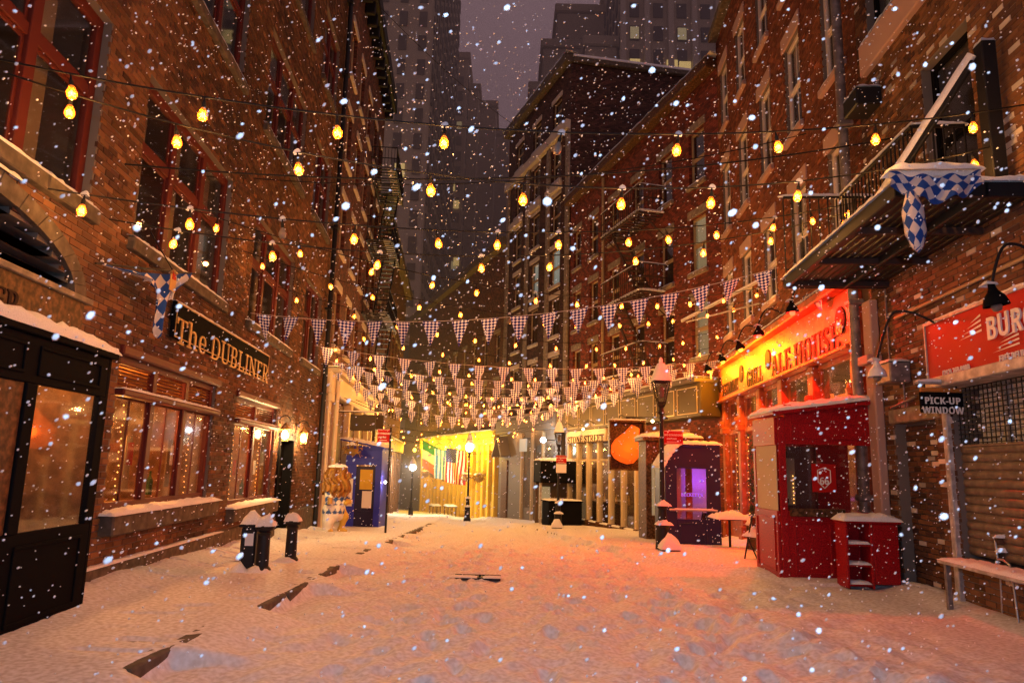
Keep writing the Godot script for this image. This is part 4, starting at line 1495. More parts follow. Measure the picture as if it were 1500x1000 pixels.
	goose_lamp("snowy gooseneck lamp with amber bulb over the restaurant lettering", WR, 21.6, 4.95, 0.75, 0.15, M.black_paint, M.orange_glow, amber, 6.5, 0.3)
	# awning rod
	var r := thing("awning_frame", "snow covered folded awning rail sticking out over the shop windows", "awning", WR.t)
	tubes(r, "rail", M.white_metal, [V(-17.0, 6.35, 0.05), V(-21.4, 6.1, 1.5)], 0.03, 6)
	tubes(r, "rail", M.white_metal, [V(-18.0, 5.9, 0.05), V(-21.2, 6.05, 1.4)], 0.025, 6)
	var sn := Geo.new()
	sn.tube([V(-17.0, 6.39, 0.05), V(-21.4, 6.14, 1.5)], 0.035, 6)
	part(r, "snow_cap", sn.mesh(), M.snow)


# ---------------------------------------------------------------- the houses round the bend

func bend_house() -> void:
	var b := thing("corner_house", "dark red brick house with fire escape where the street bends", "building", W3.t)
	var holes := []
	for y in [5.4, 8.4, 11.6]:
		for s in [0.9, 3.2, 5.6, 8.0, 10.4, 12.6]:
			holes.append(Rect2(s, y, 1.05, 2.0))
	wall(b, -1, 0.0, 14.1, -2.2, 15.2, holes, M.far_red_brick)
	var k := 0
	for h in holes:
		k += 1
		var o := {"rails": [1.0], "sash": 1, "frame": M.tan_frame, "sill": 0.14, "snow": 0.05, "lintel": 0.3, "sill_mat": M.stone}
		if k in [1, 7]:
			o.room = M.pale_window
			o.deep = 0.15
		window(b, -1, h.position.x, h.end.x, h.position.y, h.end.y, o)
	bx(b, "cornice", M.brown_wood, -14.1, 0.0, 15.2, 15.6, -0.3, 0.4, 0.04)
	snow_on(b, -14.1, 0.0, 15.6, -0.3, 0.4, 0.1)
	tubes(b, "rain_pipe", M.tan_frame, [V(-9.55, 4.0, 0.1), V(-9.55, 15.0, 0.1)], 0.07, 8)
	# timber shop front with tall windows
	bx(b, "shop_fascia", M.green_wood, -14.0, -0.2, 3.3, 4.4, 0.0, 0.74, 0.03)
	for q in 9:
		moulding(b, M.sign_board, -13.7 + q * 1.5, -12.4 + q * 1.5, 3.42, 4.28, 0.74)
	bx(b, "shop_cornice", M.grey_wood, -14.0, -0.2, 4.4, 4.55, 0.0, 0.95, 0.03)
	snow_on(b, -14.0, -0.3, 4.55, 0.05, 0.95, 0.09)
	var sb := bx(b, "sign_board", M.sign_board, -12.2, -7.6, 2.75, 3.28, 0.55, 0.8, 0.02)
	words_on(sb, "lettering", "STONE STREET", M.fascia_letters, 0.0, -0.13, 0.131, 0.3, true, 1.35, 0.015)
	for s in [1.4, 2.6, 3.8, 5.0, 6.2, 7.4, 8.6, 9.8, 11.0, 12.2]:
		bx(b, "post", M.sign_board, -s - 0.1, -s + 0.1, -1.8, 2.74, 0.52, 0.72, 0.02)
		bx(b, "post_base", M.brown_wood, -s - 0.13, -s + 0.13, -1.9, -0.55, 0.5, 0.76, 0.02)
	for s in [2.0, 3.2, 4.4, 5.6, 6.8, 8.0, 9.2, 10.4, 11.6]:
		bx(b, "pane", M.pane, -s - 0.5, -s + 0.5, -0.6, 2.7, 0.6, 0.608, 0.0)
		bx(b, "glazing_bar", M.sign_board, -s - 0.5, -s + 0.5, 1.95, 2.02, 0.57, 0.64, 0.01)
		bx(b, "shelf", M.brown_wood, -s - 0.5, -s + 0.5, 0.2, 0.24, 0.06, 0.4, 0.005)
		for k2 in 3:
			turned(b, "bottle", M.leaf if k2 % 2 else M.gold, [Vector2(0.05, 0), Vector2(0.05, 0.2), Vector2(0.018, 0.28), Vector2(0.018, 0.36), Vector2(0, 0.36)], V(-s - 0.3 + k2 * 0.28, 0.24, 0.25), 6)
		bx(b, "window_back", M.brown_wood, -s - 0.6, -s + 0.6, -0.6, 2.74, -0.01, 0.05, 0.0)
		turned(b, "shop_lamp", M.fairy_bulb, [Vector2(0, -0.05), Vector2(0.035, 0), Vector2(0, 0.05)], V(-s + 0.2, 1.6 + 0.25 * sin(s * 5.0), 0.3), 8)
		lamp(b, "shop_light", Color(1.0, 0.45, 0.12), 0.3, V(-s + 0.2, 1.6 + 0.25 * sin(s * 5.0), 0.3), 0.04)
		bx(b, "stall_riser", M.brown_wood, -s - 0.5, -s + 0.5, -1.9, -0.62, 0.5, 0.66, 0.01)
		moulding(b, M.brown_wood, -s - 0.4, -s + 0.4, -1.3, -0.75, 0.66)
		snow_on(b, -s - 0.5, -s + 0.5, -0.622, 0.56, 0.7, 0.06)
	bx(b, "shop_transom", M.sign_board, -7.5, -1.3, 2.74, 2.95, 0.5, 0.76, 0.02)
	for q in [2.4, 5.4, 8.8, 11.4]:  # added lamps on arms, put in to brighten the shop fronts
		turned(b, "added_fascia_lamp", M.lantern_glow, [Vector2(0, -0.07), Vector2(0.07, 0), Vector2(0, 0.07)], V(-q, 3.25, 1.3), 10)
		tubes(b, "added_lamp_arm", M.black_iron, [V(-q, 3.5, 0.74), V(-q, 3.65, 1.1), V(-q, 3.32, 1.3)], 0.015, 6)
		lamp(b, "added_fascia_light", Color(1.0, 0.5, 0.14), 1.8, V(-q, 3.25, 1.3), 0.06)
	bx(b, "side_front", M.grey_wood, -14.0, -12.4, -1.9, 3.3, 0.0, 0.2, 0.02)
	# fire escape
	var f := thing("fire_escape", "rusty fire escape with snowy rails on the dark red corner house", "fire escape", W3.t)
	for y in [5.2, 8.2, 11.3]:
		var pl := Geo.new()
		for q in 12:
			pl.box(-7.3 + q * 0.3, -7.22 + q * 0.3, y - 0.04, y, 0.0, 1.1, 0.003)
		pl.box(-7.35, -3.7, y - 0.12, y - 0.04, 1.05, 1.12)
		var d := part(f, "platform", pl.mesh(), M.rust_iron)
		snow_on(d, -7.35, -3.7, y, 1.0, 1.15, 0.06)
		snow_on(d, -3.8, -3.68, y, 0.05, 1.1, 0.06)
		var ra := Geo.new()
		for r in [0.5, 1.0]:
			ra.box(-7.35, -3.7, y + r, y + r + 0.04, 1.08, 1.12, 0.004)
			ra.box(-3.74, -3.7, y + r, y + r + 0.04, 0.0, 1.08, 0.004)
		for q in 20:
			ra.box(-7.34 + q * 0.19, -7.32 + q * 0.19, y, y + 1.0, 1.09, 1.11, 0.002)
		for q in 7:
			ra.box(-3.73, -3.71, y, y + 1.0, 0.05 + q * 0.16, 0.07 + q * 0.16, 0.002)
		var rr := part(f, "railing", ra.mesh(), M.rust_iron)
		snow_on(rr, -7.35, -3.7, y + 1.04, 1.06, 1.14, 0.04)
		snow_on(rr, -3.76, -3.68, y + 1.04, 0.0, 1.1, 0.04)
		var br := Geo.new()
		for x in [-7.2, -3.8]:
			br.bar(V(x, y - 0.05, 1.05), V(x, y - 0.9, 0.02), 0.04, 0.04)
		part(f, "brace", br.mesh(), M.rust_iron)
		if y < 11:
			var st := Geo.new()
			for o in [0.4, 0.95]:
				st.bar(V(-4.2, y, o), V(-6.6, y + 3.0, o), 0.05, 0.12)
			for q in 11:
				st.box(-4.4 - q * 0.22, -4.2 - q * 0.22, y + 0.25 + q * 0.265, y + 0.27 + q * 0.265, 0.4, 0.95, 0.002)
			part(f, "stair", st.mesh(), M.rust_iron)
	# hanging lamp sign: a big orange shade in a dark frame
	var t := thing("lamp_sign", "glowing orange pear shaped lamp sign hanging in a dark frame", "sign", Transform3D(Basis(), V(4.0, 2.42, -24.6)))
	var fr := Geo.new()
	for y in [0.78, -0.84]:
		fr.box(-0.62, 0.62, y, y + 0.06, -0.16, 0.16)
	for x in [-0.62, 0.56]:
		fr.box(x, x + 0.06, -0.78, 0.78, -0.16, 0.16)
	part(t, "frame", fr.mesh(), M.brown_wood)
	bx(t, "frame_back", M.brown_wood, -0.56, 0.56, -0.78, 0.78, -0.15, -0.12)
	bx(t, "arm", M.black_iron, -0.05, 2.3, 0.9, 0.98, -0.03, 0.03)
	bx(t, "hanger", M.black_iron, -0.3, -0.27, 0.84, 0.92, -0.015, 0.015)
	bx(t, "hanger", M.black_iron, 0.27, 0.3, 0.84, 0.92, -0.015, 0.015)
	var pear := Geo.new()
	pear.lathe([Vector2(0.0, -0.62), Vector2(0.24, -0.59), Vector2(0.43, -0.46), Vector2(0.5, -0.24), Vector2(0.47, -0.02), Vector2(0.37, 0.18), Vector2(0.26, 0.38), Vector2(0.2, 0.55), Vector2(0.16, 0.68), Vector2(0.0, 0.7)], 22)
	var pp := part(t, "lamp_shade", pear.mesh(), M.lamp_shade_glow, V(0.0, 0.0, 0.1))
	pp.scale = V(1, 1, 0.6)
	pp.rotation.z = -0.42
	for q in 5:
		tubes(pp, "rib", M.brown_wood, [V(-0.33 + q * 0.165, -0.5, 0.32), V(-0.3 + q * 0.15, -0.2, 0.4 - absf(q - 2) * 0.05), V(-0.1 + q * 0.05, 0.25, 0.22)], 0.008, 5)
	snow_on(t, -0.62, 0.62, 0.84, -0.16, 0.16, 0.05)
	lamp(t, "lamp_light", Color(1.0, 0.14, 0.01), 0.35, V(0, -0.1, 0.6), 0.2)


func tall_house() -> void:
	var b := thing("gabled_house", "tall dark house with snowy gable edge rising above the bend", "building", W4.t)
	var holes := []
	for y in [5.4, 8.6, 11.4, 14.4, 17.4, 20.6]:
		for s in [1.3, 4.4, 7.4]:
			holes.append(Rect2(s, y, 1.3, 2.1 if y < 20 else 1.7))
	wall(b, -1, 0.0, 10.2, -2.6, 23.6, holes, M.far_dark_brick)
	var k := 0
	for h in holes:
		k += 1
		var o := {"rails": [1.05], "sash": 1, "frame": M.tan_frame, "sill": 0.16, "snow": 0.05, "lintel": 0.28, "sill_mat": M.pale_stone}
		if k in [7, 8]:
			o.room = M.cool_window
			o.deep = 0.15
		window(b, -1, h.position.x, h.end.x, h.position.y, h.end.y, o)
	bx(b, "string_course", M.pale_stone, -10.2, 0.0, 19.7, 20.25, 0.0, 0.3, 0.03)
	for q in 3:
		bx(b, "arched_panel", M.pale_stone, -3.2 - q * 3.1, -1.0 - q * 3.1, 16.7, 17.2, 0.0, 0.2, 0.05)
	bx(b, "cornice", M.dark_stone, -10.3, 0.1, 23.6, 24.1, -0.4, 0.4, 0.04)
	snow_on(b, -10.3, 0.1, 24.1, -0.3, 0.42, 0.16)
	for s in [0.2, 2.9, 6.2, 9.8]:
		bx(b, "pilaster", M.stone, -s - 0.2, -s + 0.2, 4.6, 19.7, 0.0, 0.14, 0.02)
	# plain side wall towards the lower roof, with a snowy coping
	var g := Geo.new()
	var a: Vector3 = W4.t.affine_inverse() * V(2.95, 0, -36.25)
	var c: Vector3 = W4.t.affine_inverse() * V(15.0, 0, -38.4)
	g.quad(a + V(0, -2, 0), c + V(0, -2, 0), c + V(0, 23.6, 0), a + V(0, 23.6, 0), W4.t.basis.inverse() * V(0, 0, 1), Rect2(0, 0, 12, 25))
	part(b, "side_wall", g.mesh(), M.far_dark_brick)
	var cp := Geo.new()
	cp.bar(a + V(0, 23.75, 0), c + V(0, 23.75, 0), 0.5, 0.3)
	var cg := part(b, "coping", cp.mesh(), M.dark_stone)
	var cs := Geo.new()
	cs.bar(a + V(0, 23.96, 0), c + V(0, 23.96, 0), 0.5, 0.14)
	part(cg, "snow_cap", cs.mesh(), M.snow)
	for q in [[0.2, 0.55, 15.5, 16.9], [0.25, 0.42, 14.0, 17.5]]:
		var lg := Geo.new()
		lg.bar(a.lerp(c, q[0]) + V(0, q[2], 0.1), a.lerp(c, q[1]) + V(0, q[2] - 0.4, 0.1), 0.12, 0.12)
		part(b, "flashing", lg.mesh(), M.snow)
	# ground floor: dark gabled door hood, shop and its cold lamp
	bx(b, "shop_front", M.grey_wood, -10.0, -0.3, -2.4, 3.6, 0.0, 0.2, 0.02)
	bx(b, "shop_fascia", M.grey_wood, -10.1, -0.1, 3.6, 4.5, 0.0, 0.45, 0.03)
	snow_on(b, -10.1, -0.1, 4.5, 0.0, 0.45, 0.08)
	for q in 3:
		bx(b, "shop_pane", M.pane, -2.3 - q * 1.6, -1.1 - q * 1.6, -0.6, 2.8, 0.2, 0.21, 0.0)
		bx(b, "shop_pilaster", M.tan_frame, -2.6 - q * 1.6, -2.4 - q * 1.6, -2.2, 3.5, 0.18, 0.34, 0.02)
	var hood := Geo.new()
	hood.bar(V(-9.6, 2.2, 0.5), V(-8.7, 3.4, 0.5), 0.7, 0.12)
	hood.bar(V(-7.8, 2.2, 0.5), V(-8.7, 3.4, 0.5), 0.7, 0.12)
	part(b, "door_hood", hood.mesh(), M.grey_wood)
	bx(b, "door", M.brown_wood, -9.2, -8.2, -2.0, 2.0, 0.2, 0.3, 0.02)
	var cl := thing("cold_wall_lamp", "bright bluish white lamp on the grey shop at the bend", "wall lamp", on(W4, 1.0, 3.0, 0.2))
	bx(cl, "arm", M.black_iron, -0.02, 0.02, -0.02, 0.02, 0.0, 0.6)
	turned(cl, "lamp_head", M.cold_glow, [Vector2(0, -0.16), Vector2(0.14, -0.1), Vector2(0.16, 0.0), Vector2(0.08, 0.12), Vector2(0, 0.14)], V(0, 0, 0.7))
	lamp(cl, "lamp_light", Color(0.7, 0.9, 1.0), 4.0, V(0, -0.02, 0.7), 0.12)
	var ls := thing("lit_box_sign", "small white lit box sign beside the bluish lamp", "sign", on(W4, 4.3, 2.75, 0.7))
	bx(ls, "sign_face", M.cool_window, -0.5, 0.5, -0.3, 0.4, 0.0, 0.08)
	bx(ls, "arm", M.black_iron, -0.03, 0.03, 0.4, 0.46, -0.7, 0.05)


func yellow_shop() -> void:
	var b := thing("yellow_shop", "yellow lit pub front with flags where the street runs on to the far end", "building", W5.t)
	var holes := []
	for y in [5.2, 8.4]:
		for k in 10:
			holes.append(Rect2(1.2 + k * 2.6, y, 1.1, 2.0))
	wall(b, -1, 0.0, 31.0, -5.0, 16.0, holes, M.far_brick)
	for h in holes:
		window(b, -1, h.position.x, h.end.x, h.position.y, h.end.y, {"rails": [1.0], "frame": M.tan_frame, "lintel": 0.25})
	bx(b, "cornice", M.dark_stone, -31.0, 0.0, 16.0, 16.6, -0.3, 0.5, 0.04)
	bx(b, "shop_fascia", M.yellow_paint, -22.0, -0.6, 3.0, 3.9, 0.0, 0.4, 0.03)
	snow_on(b, -22.0, -0.6, 3.9, 0.0, 0.42, 0.12)
	bx(b, "grey_front", M.grey_wood, -31.0, -22.1, -5.0, 3.6, 0.0, 0.15, 0.02)
	for k in 18:
		bx(b, "pilaster", M.yellow_paint, -1.1 - k * 1.2, -0.7 - k * 1.2, -4.0, 3.0, 0.0, 0.3, 0.02)
		bx(b, "panel", M.ochre_paint, -1.86 - k * 1.2, -1.14 - k * 1.2, -4.0, -0.6, 0.0, 0.12, 0.02)
		bx(b, "pane", M.pane, -1.86 - k * 1.2, -1.14 - k * 1.2, -0.6, 2.6, 0.08, 0.09, 0.0)
		bx(b, "window_back", M.brown_wood, -1.88 - k * 1.2, -1.12 - k * 1.2, -0.6, 2.6, -0.01, 0.02, 0.0)
		bx(b, "transom", M.yellow_paint, -1.86 - k * 1.2, -1.14 - k * 1.2, 2.6, 3.0, 0.0, 0.2, 0.02)
	for q in [2.6, 6.0, 9.6, 13.2, 17.0, 20.5]:
		var l := thing("shop_lamp", "yellow lamp over the yellow pub front", "wall lamp", on(W5, q, 2.85, 0.0), "lamps along the yellow pub front")
		tubes(l, "arm", M.black_iron, [V(0, 0.3, 0.4), V(0, 0.5, 0.8), V(0, 0.25, 1.15)], 0.02, 6)
		turned(l, "bulb", M.yellow_glow, [Vector2(0, -0.17), Vector2(0.13, -0.09), Vector2(0.16, 0.02), Vector2(0.07, 0.18), Vector2(0, 0.2)], V(0, 0.0, 1.15), 12)
		lamp(l, "bulb_light", Color(1.0, 0.52, 0.03), 15.0, V(0, 0.0, 1.15), 0.12)
	# hanging flower baskets, lit from above
	for q in [1.6, 4.4, 7.2, 10.4, 13.8, 16.5]:
		var h := thing("flower_basket", "withered hanging basket on the yellow pub front", "basket", on(W5, q, 0.9, 1.0), "baskets on the yellow pub front")
		turned(h, "basket", M.dry_leaf, [Vector2(0, -0.35), Vector2(0.22, -0.22), Vector2(0.3, 0.0)], V(0, 0, 0), 10)
		var fol := Geo.new()
		for k in 130:
			var o := V(rng.randfn(0, 1), rng.randfn(0.1, 0.7), rng.randfn(0, 1)).normalized() * rng.randf_range(0.2, 0.5)
			fol.tri(o, o + V(rng.randfn(0, 0.08), rng.randfn(-0.05, 0.08), rng.randfn(0, 0.08)), o + V(rng.randfn(0, 0.08), rng.randfn(0, 0.08), rng.randfn(0, 0.08)), o)
		part(h, "foliage", fol.mesh(), M.dry_leaf)
		tubes(h, "chain", M.black_iron, [V(0, 0, 0), V(0, 1.5, 0)], 0.012, 5)
		tubes(h, "bracket", M.black_iron, [V(0, 1.5, 0), V(0, 1.5, -0.75)], 0.02, 5)
		snow_on(h, -0.28, 0.28, 0.15, -0.28, 0.28, 0.09)
	# flags on poles that stand out from the front
	for q in [[12.2, "tricolour", "Irish tricolour flag on a pole over the yellow pub front", 1.7, 2.1], [8.2, "striped_flag", "pale blue and white striped flag hung straight on the yellow pub", 1.5, 2.1], [5.0, "stars_stripes", "American flag hanging from a pole beside the lamp post at the yellow pub", 1.5, 2.3]]:
		var t := thing("pole_flag", q[2], "flag", on(W5, q[0], 2.5, 0.2))
		var dir := V(0.0, 0.45 if q[1] == "tricolour" else 0.12, 1.0).normalized()
		tubes(t, "pole", M.brown_wood, [Vector3.ZERO, dir * 2.5], 0.025, 6)
		var p := PackedVector3Array()
		var uv := PackedVector2Array()
		for j in 14:
			for i in 20:
				var u := i / 19.0
				var v := j / 13.0
				var c: Vector3 = dir * (0.7 + q[3] * v)
				p.append(c + V(0.12 * sin(v * 9.0 + u * 3.0) * (0.3 + u) + 0.05 * sin(u * 6.0), -q[4] * u, 0.12 * u * sin(v * 5.0)))
				uv.append(Vector2(u, 1.0 - v))
		part(t, "flag_cloth", grid(p, 20, false, uv), M[q[1]])
	# tables below
	for q in [6.5, 10.8]:
		var t := thing("stacked_table", "snowy table standing under the yellow pub windows", "table", on(W5, q, street_y(-45.5 - q * 0.94), 1.5), "tables under the yellow pub windows")
		bx(t, "table_top", M.brown_wood, -0.6, 0.6, 0.7, 0.75, -0.35, 0.35)
		for x in [-0.5, 0.5]:
			for z in [-0.28, 0.28]:
				bx(t, "leg", M.brown_wood, x - 0.03, x + 0.03, -0.1, 0.7, z - 0.03, z + 0.03)
		snow_on(t, -0.6, 0.6, 0.75, -0.35, 0.35, 0.12)
	# the house across the street from it
	var c := thing("narrow_house", "dull brown house front beyond the blue booth and the fire escapes", "building", WL.t)
	var ho := []
	for y in [4.6, 7.8]:
		for k in 7:
			ho.append(Rect2(36.0 + k * 2.4, y, 1.1, 2.0))
	wall(c, 1, 34.6, 56.0, -4.0, 14.5, ho, M.far_brick)
	for h in ho:
		window(c, 1, h.position.x, h.end.x, h.position.y, h.end.y, {"rails": [1.0], "frame": M.tan_frame, "lintel": 0.25})
	bx(c, "cornice", M.dark_stone, 34.6, 56.0, 14.5, 15.0, -0.3, 0.45, 0.04)
	snow_on(c, 34.6, 56.0, 15.0, -0.3, 0.45, 0.12)
	bx(c, "shop_fascia", M.green_wood, 34.7, 55.9, 2.4, 3.2, 0.0, 0.35, 0.03)
	snow_on(c, 34.7, 55.9, 3.2, 0.0, 0.36, 0.1)
	for k in 14:
		bx(c, "pilaster", M.brown_wood, 34.8 + k * 1.5, 35.1 + k * 1.5, -4.0, 2.4, 0.0, 0.25, 0.02)
		bx(c, "pane", M.pane, 35.1 + k * 1.5, 36.25 + k * 1.5, -1.0, 2.2, 0.08, 0.09, 0.0)
		bx(c, "window_back", M.warm_room, 35.1 + k * 1.5, 36.25 + k * 1.5, -1.0, 2.2, -0.01, 0.02, 0.0)


# ---------------------------------------------------------------- towers far behind

func tower(nm: String, label: String, x0: float, x1: float, z: float, deep: float, top: float, steps: Array, bay: float, lit: Array, ribs := false) -> void:
	var t := thing(nm, label, "tower", Transform3D(Basis(), V((x0 + x1) / 2, -3, z - deep / 2)))
	var hw := (x1 - x0) / 2
	var parts := [[-hw, hw, -deep / 2, deep / 2, top + 3]]
	for s in steps:
		parts.append([s[0] - (x0 + x1) / 2, s[1] - (x0 + x1) / 2, -deep / 2 - s[3], deep / 2 - s[3], s[2] + 3])
	var g := Geo.new()
	g.box(-0.5, 0.5, -0.5, 0.5, -0.5, 0.5, 0.0)
	var unit := g.mesh()
	for p in parts:
		bx(t, "block", M.tower_stone, p[0], p[1], 0, p[4], p[2], p[3], 0.2)
		bx(t, "parapet", M.tower_stone, p[0] - 0.4, p[1] + 0.4, p[4] + 0.003, p[4] + 1.6, p[2] - 0.4, p[3] + 0.4, 0.2)
	var spots := []
	var p0: Array = parts[0]
	for face in 2:
		var a: float = p0[0] if face == 0 else p0[2]
		var b: float = p0[1] if face == 0 else p0[3]
		var n := int((b - a) / bay)
		for i in n:
			var c := a + (i + 0.5) * (b - a) / n
			for f in int((p0[4] - 4) / 3.6):
				var y := 4.0 + f * 3.6
				spots.append([V(c, y, p0[3] + 0.02) if face == 0 else V((p0[1] if x0 < 0 else p0[0]) + (0.02 if x0 < 0 else -0.02), y, c), face])
	var many := MultiMesh.new()
	many.transform_format = MultiMesh.TRANSFORM_3D
	many.mesh = unit
	many.instance_count = spots.size()
	for k in spots.size():
		var s: Vector3 = V(bay * 0.42, 2.2, 0.3) if spots[k][1] == 0 else V(0.3, 2.2, bay * 0.42)
		many.set_instance_transform(k, Transform3D(Basis().scaled(s), spots[k][0]))
	var o := MultiMeshInstance3D.new()
	o.name = "dark_windows"
	o.multimesh = many
	o.material_override = M.tower_dark
	o.set_meta("kind", "stuff")
	t.add_child(o, true)
	if ribs:
		var n := int(hw * 2 / bay)
		for i in n + 1:
			var c := -hw + i * hw * 2 / n
			bx(t, "rib", M.pale_stone, c - bay * 0.12, c + bay * 0.12, 0, p0[4], p0[3], p0[3] + 0.9, 0.05)
	var some := RandomNumberGenerator.new()
	some.seed = hash(nm)
	for k in 16:
		var n := int(hw * 2 / bay)
		var f := some.randi_range(4, int((p0[4] - 4) / 3.6) - 1)
		var c: float = -hw + (some.randi_range(0, n - 1) + 0.5) * hw * 2 / n
		bx(t, "lit_window", M.pale_window, c - bay * 0.19, c + bay * 0.19, 4.0 + f * 3.6 - 0.9, 4.0 + f * 3.6 + 0.9, p0[3] + 0.1, p0[3] + 0.25, 0.0)
	for l in lit:
		bx(t, "lit_window", M.lit_window, l[0] - (x0 + x1) / 2 - l[2] / 2, l[0] - (x0 + x1) / 2 + l[2] / 2, l[1] + 3 - 0.9, l[1] + 3 + 0.9, p0[3] + 0.1, p0[3] + 0.35, 0.0)


func towers() -> void:
	tower("stone_tower", "huge grey stone tower with window columns behind the tall brick house", -50.0, -12.0, -90.0, 40.0, 126.0, [], 2.6, [[-15.5, 40.0, 1.3], [-18.5, 27.0, 1.3], [-14.4, 22.0, 1.2]])
	tower("stepped_tower", "stepped stone tower fading into the snowy sky at the street end", -36.0, -11.5, -150.0, 30.0, 93.0, [[-30.0, -9.0, 87.0, 3.0], [-30.0, -5.0, 84.5, 6.0], [-30.0, -1.0, 79.0, 9.0]], 3.0, [[-15.0, 66.0, 1.2], [-14.0, 62.0, 1.2], [-13.0, 58.0, 1.2], [-12.5, 45.0, 1.2], [-16.0, 50.0, 1.2]])
	tower("dark_tower", "dark stepped tower beyond the gabled house", 6.4, 40.0, -112.0, 30.0, 79.0, [[4.0, 40.0, 71.0, -2.0], [2.0, 40.0, 62.0, -4.0], [0.4, 40.0, 52.0, -6.0]], 3.0, [])
	tower("ribbed_tower", "tower with pale vertical ribs and a few lit windows", 14.5, 48.0, -92.0, 30.0, 82.0, [], 3.2, [[21.4, 57.2, 1.5], [23.2, 57.0, 1.6], [16.2, 57.2, 1.4]], true)
	tower("side_tower", "low broad tower with lit windows behind the gabled house roof", 9.6, 14.3, -95.0, 20.0, 62.0, [], 2.6, [[11.6, 57.6, 1.6], [13.4, 57.6, 1.9]])


# ---------------------------------------------------------------- things standing in the street

func lamp_post(label: String, x: float, z: float, head: String, glass: Material, col: Color, energy: float, plate: bool) -> Node3D:
	var t := thing("lamp_post", label, "street lamp", Transform3D(Basis(), V(x, street_y(z), z)))
	turned(t, "base", M.black_iron, [Vector2(0.2, -0.2), Vector2(0.2, 0.12), Vector2(0.16, 0.16), Vector2(0.14, 0.6), Vector2(0.17, 0.66), Vector2(0.11, 0.72), Vector2(0.09, 1.0), Vector2(0.12, 1.04), Vector2(0.06, 1.12)])
	turned(t, "pole", M.black_iron, [Vector2(0.06, 1.1), Vector2(0.05, 2.2), Vector2(0.045, 3.05), Vector2(0.09, 3.08), Vector2(0.06, 3.14), Vector2(0.05, 3.2), Vector2(0.1, 3.26), Vector2(0.05, 3.3)])
	var c := Geo.new()
	for k in 4:
		var a := PI / 4 + k * PI / 2
		c.bar(V(cos(a) * 0.11, 3.32, sin(a) * 0.11), V(cos(a) * 0.24, 3.78, sin(a) * 0.24), 0.022, 0.022)
		c.bar(V(cos(a) * 0.05, 3.2, sin(a) * 0.05), V(cos(a) * 0.13, 3.33, sin(a) * 0.13), 0.02, 0.02)
	for k in 4:
		var a := PI / 4 + k * PI / 2
		var b := a + PI / 2
		c.bar(V(cos(a) * 0.24, 3.78, sin(a) * 0.24), V(cos(b) * 0.24, 3.78, sin(b) * 0.24), 0.03, 0.03)
		c.bar(V(cos(a) * 0.11, 3.32, sin(a) * 0.11), V(cos(b) * 0.11, 3.32, sin(b) * 0.11), 0.03, 0.03)
	part(t, "lantern_cage", c.mesh(), M.black_iron)
	if energy > 0.0:
		turned(t, "lantern_bulb", glass, [Vector2(0, 3.3), Vector2(0.17, 3.38), Vector2(0.24, 3.57), Vector2(0.17, 3.74), Vector2(0, 3.82)], Vector3.ZERO, 12)
		lamp(t, "lantern_light", col, energy, V(0, 3.57, 0), 0.1)
	else:
		var gl := Geo.new()
		for k in 4:
			var a := PI / 4 + k * PI / 2
			var b := a + PI / 2
			gl.quad(V(cos(a) * 0.105, 3.34, sin(a) * 0.105), V(cos(b) * 0.105, 3.34, sin(b) * 0.105), V(cos(b) * 0.232, 3.76, sin(b) * 0.232), V(cos(a) * 0.232, 3.76, sin(a) * 0.232), V(cos(a) + cos(b), 0, sin(a) + sin(b)))
		part(t, "lantern_glass", gl.mesh(), M.dim_pane)
		turned(t, "lantern_bulb", M.bulb_glass, [Vector2(0, 3.4), Vector2(0.06, 3.45), Vector2(0.07, 3.6), Vector2(0.03, 3.68), Vector2(0, 3.7)], Vector3.ZERO, 12)
	var roof := Geo.new()
	roof.xf = Transform3D(Basis(Vector3.UP, PI / 4), Vector3.ZERO)
	roof.lathe([Vector2(0.27, 3.79), Vector2(0.12, 4.1), Vector2(0.05, 4.2), Vector2(0.0, 4.22)], 4)
	part(t, "lantern_roof", roof.mesh(), M.black_iron)
	var sn := Geo.new()
	sn.xf = roof.xf
	sn.lathe([Vector2(0.28, 3.8), Vector2(0.275, 3.84), Vector2(0.15, 4.12), Vector2(0.1, 4.2), Vector2(0.05, 4.21), Vector2(0.055, 4.28), Vector2(0.02, 4.34), Vector2(0, 4.35)], 4)
	part(t, "snow_cap", sn.mesh(), M.snow)
	if plate:
		for q in [[1.13, 0.3], [0.73, 0.36]]:
			part(t, "snow_cap", snow_slab(q[1], q[1] * 0.8, 0.05, 0.1), M.snow, V(0.02, q[0] - 0.06, 0.05))
	return t


func bollard(label: String, x: float, z: float, lean := 0.0) -> void:
	var t := thing("bollard", label, "bollard", Transform3D(Basis(), V(x, street_y(z) + 0.12, z)))
	turned(t, "post", M.black_iron, [Vector2(0.12, -0.1), Vector2(0.12, 0.06), Vector2(0.085, 0.1), Vector2(0.08, 0.5), Vector2(0.1, 0.53), Vector2(0.08, 0.56), Vector2(0.1, 0.62), Vector2(0.06, 0.7), Vector2(0.0, 0.72)], Vector3.ZERO, 18)
	turned(t, "collar", M.black_iron, [Vector2(0.115, 0.57), Vector2(0.125, 0.6), Vector2(0.115, 0.63)], Vector3.ZERO, 18)
	var s := part(t, "snow_cap", snow_slab(0.23, 0.23, 0.09, 0.1), M.snow, V(lean * 0.4, 0.62, 0))
	s.rotation.z = lean
	part(t, "snow_drift", snow_slab(0.4, 0.4, 0.06, 0.07), M.snow, V(-0.06, 0.0, 0.0))


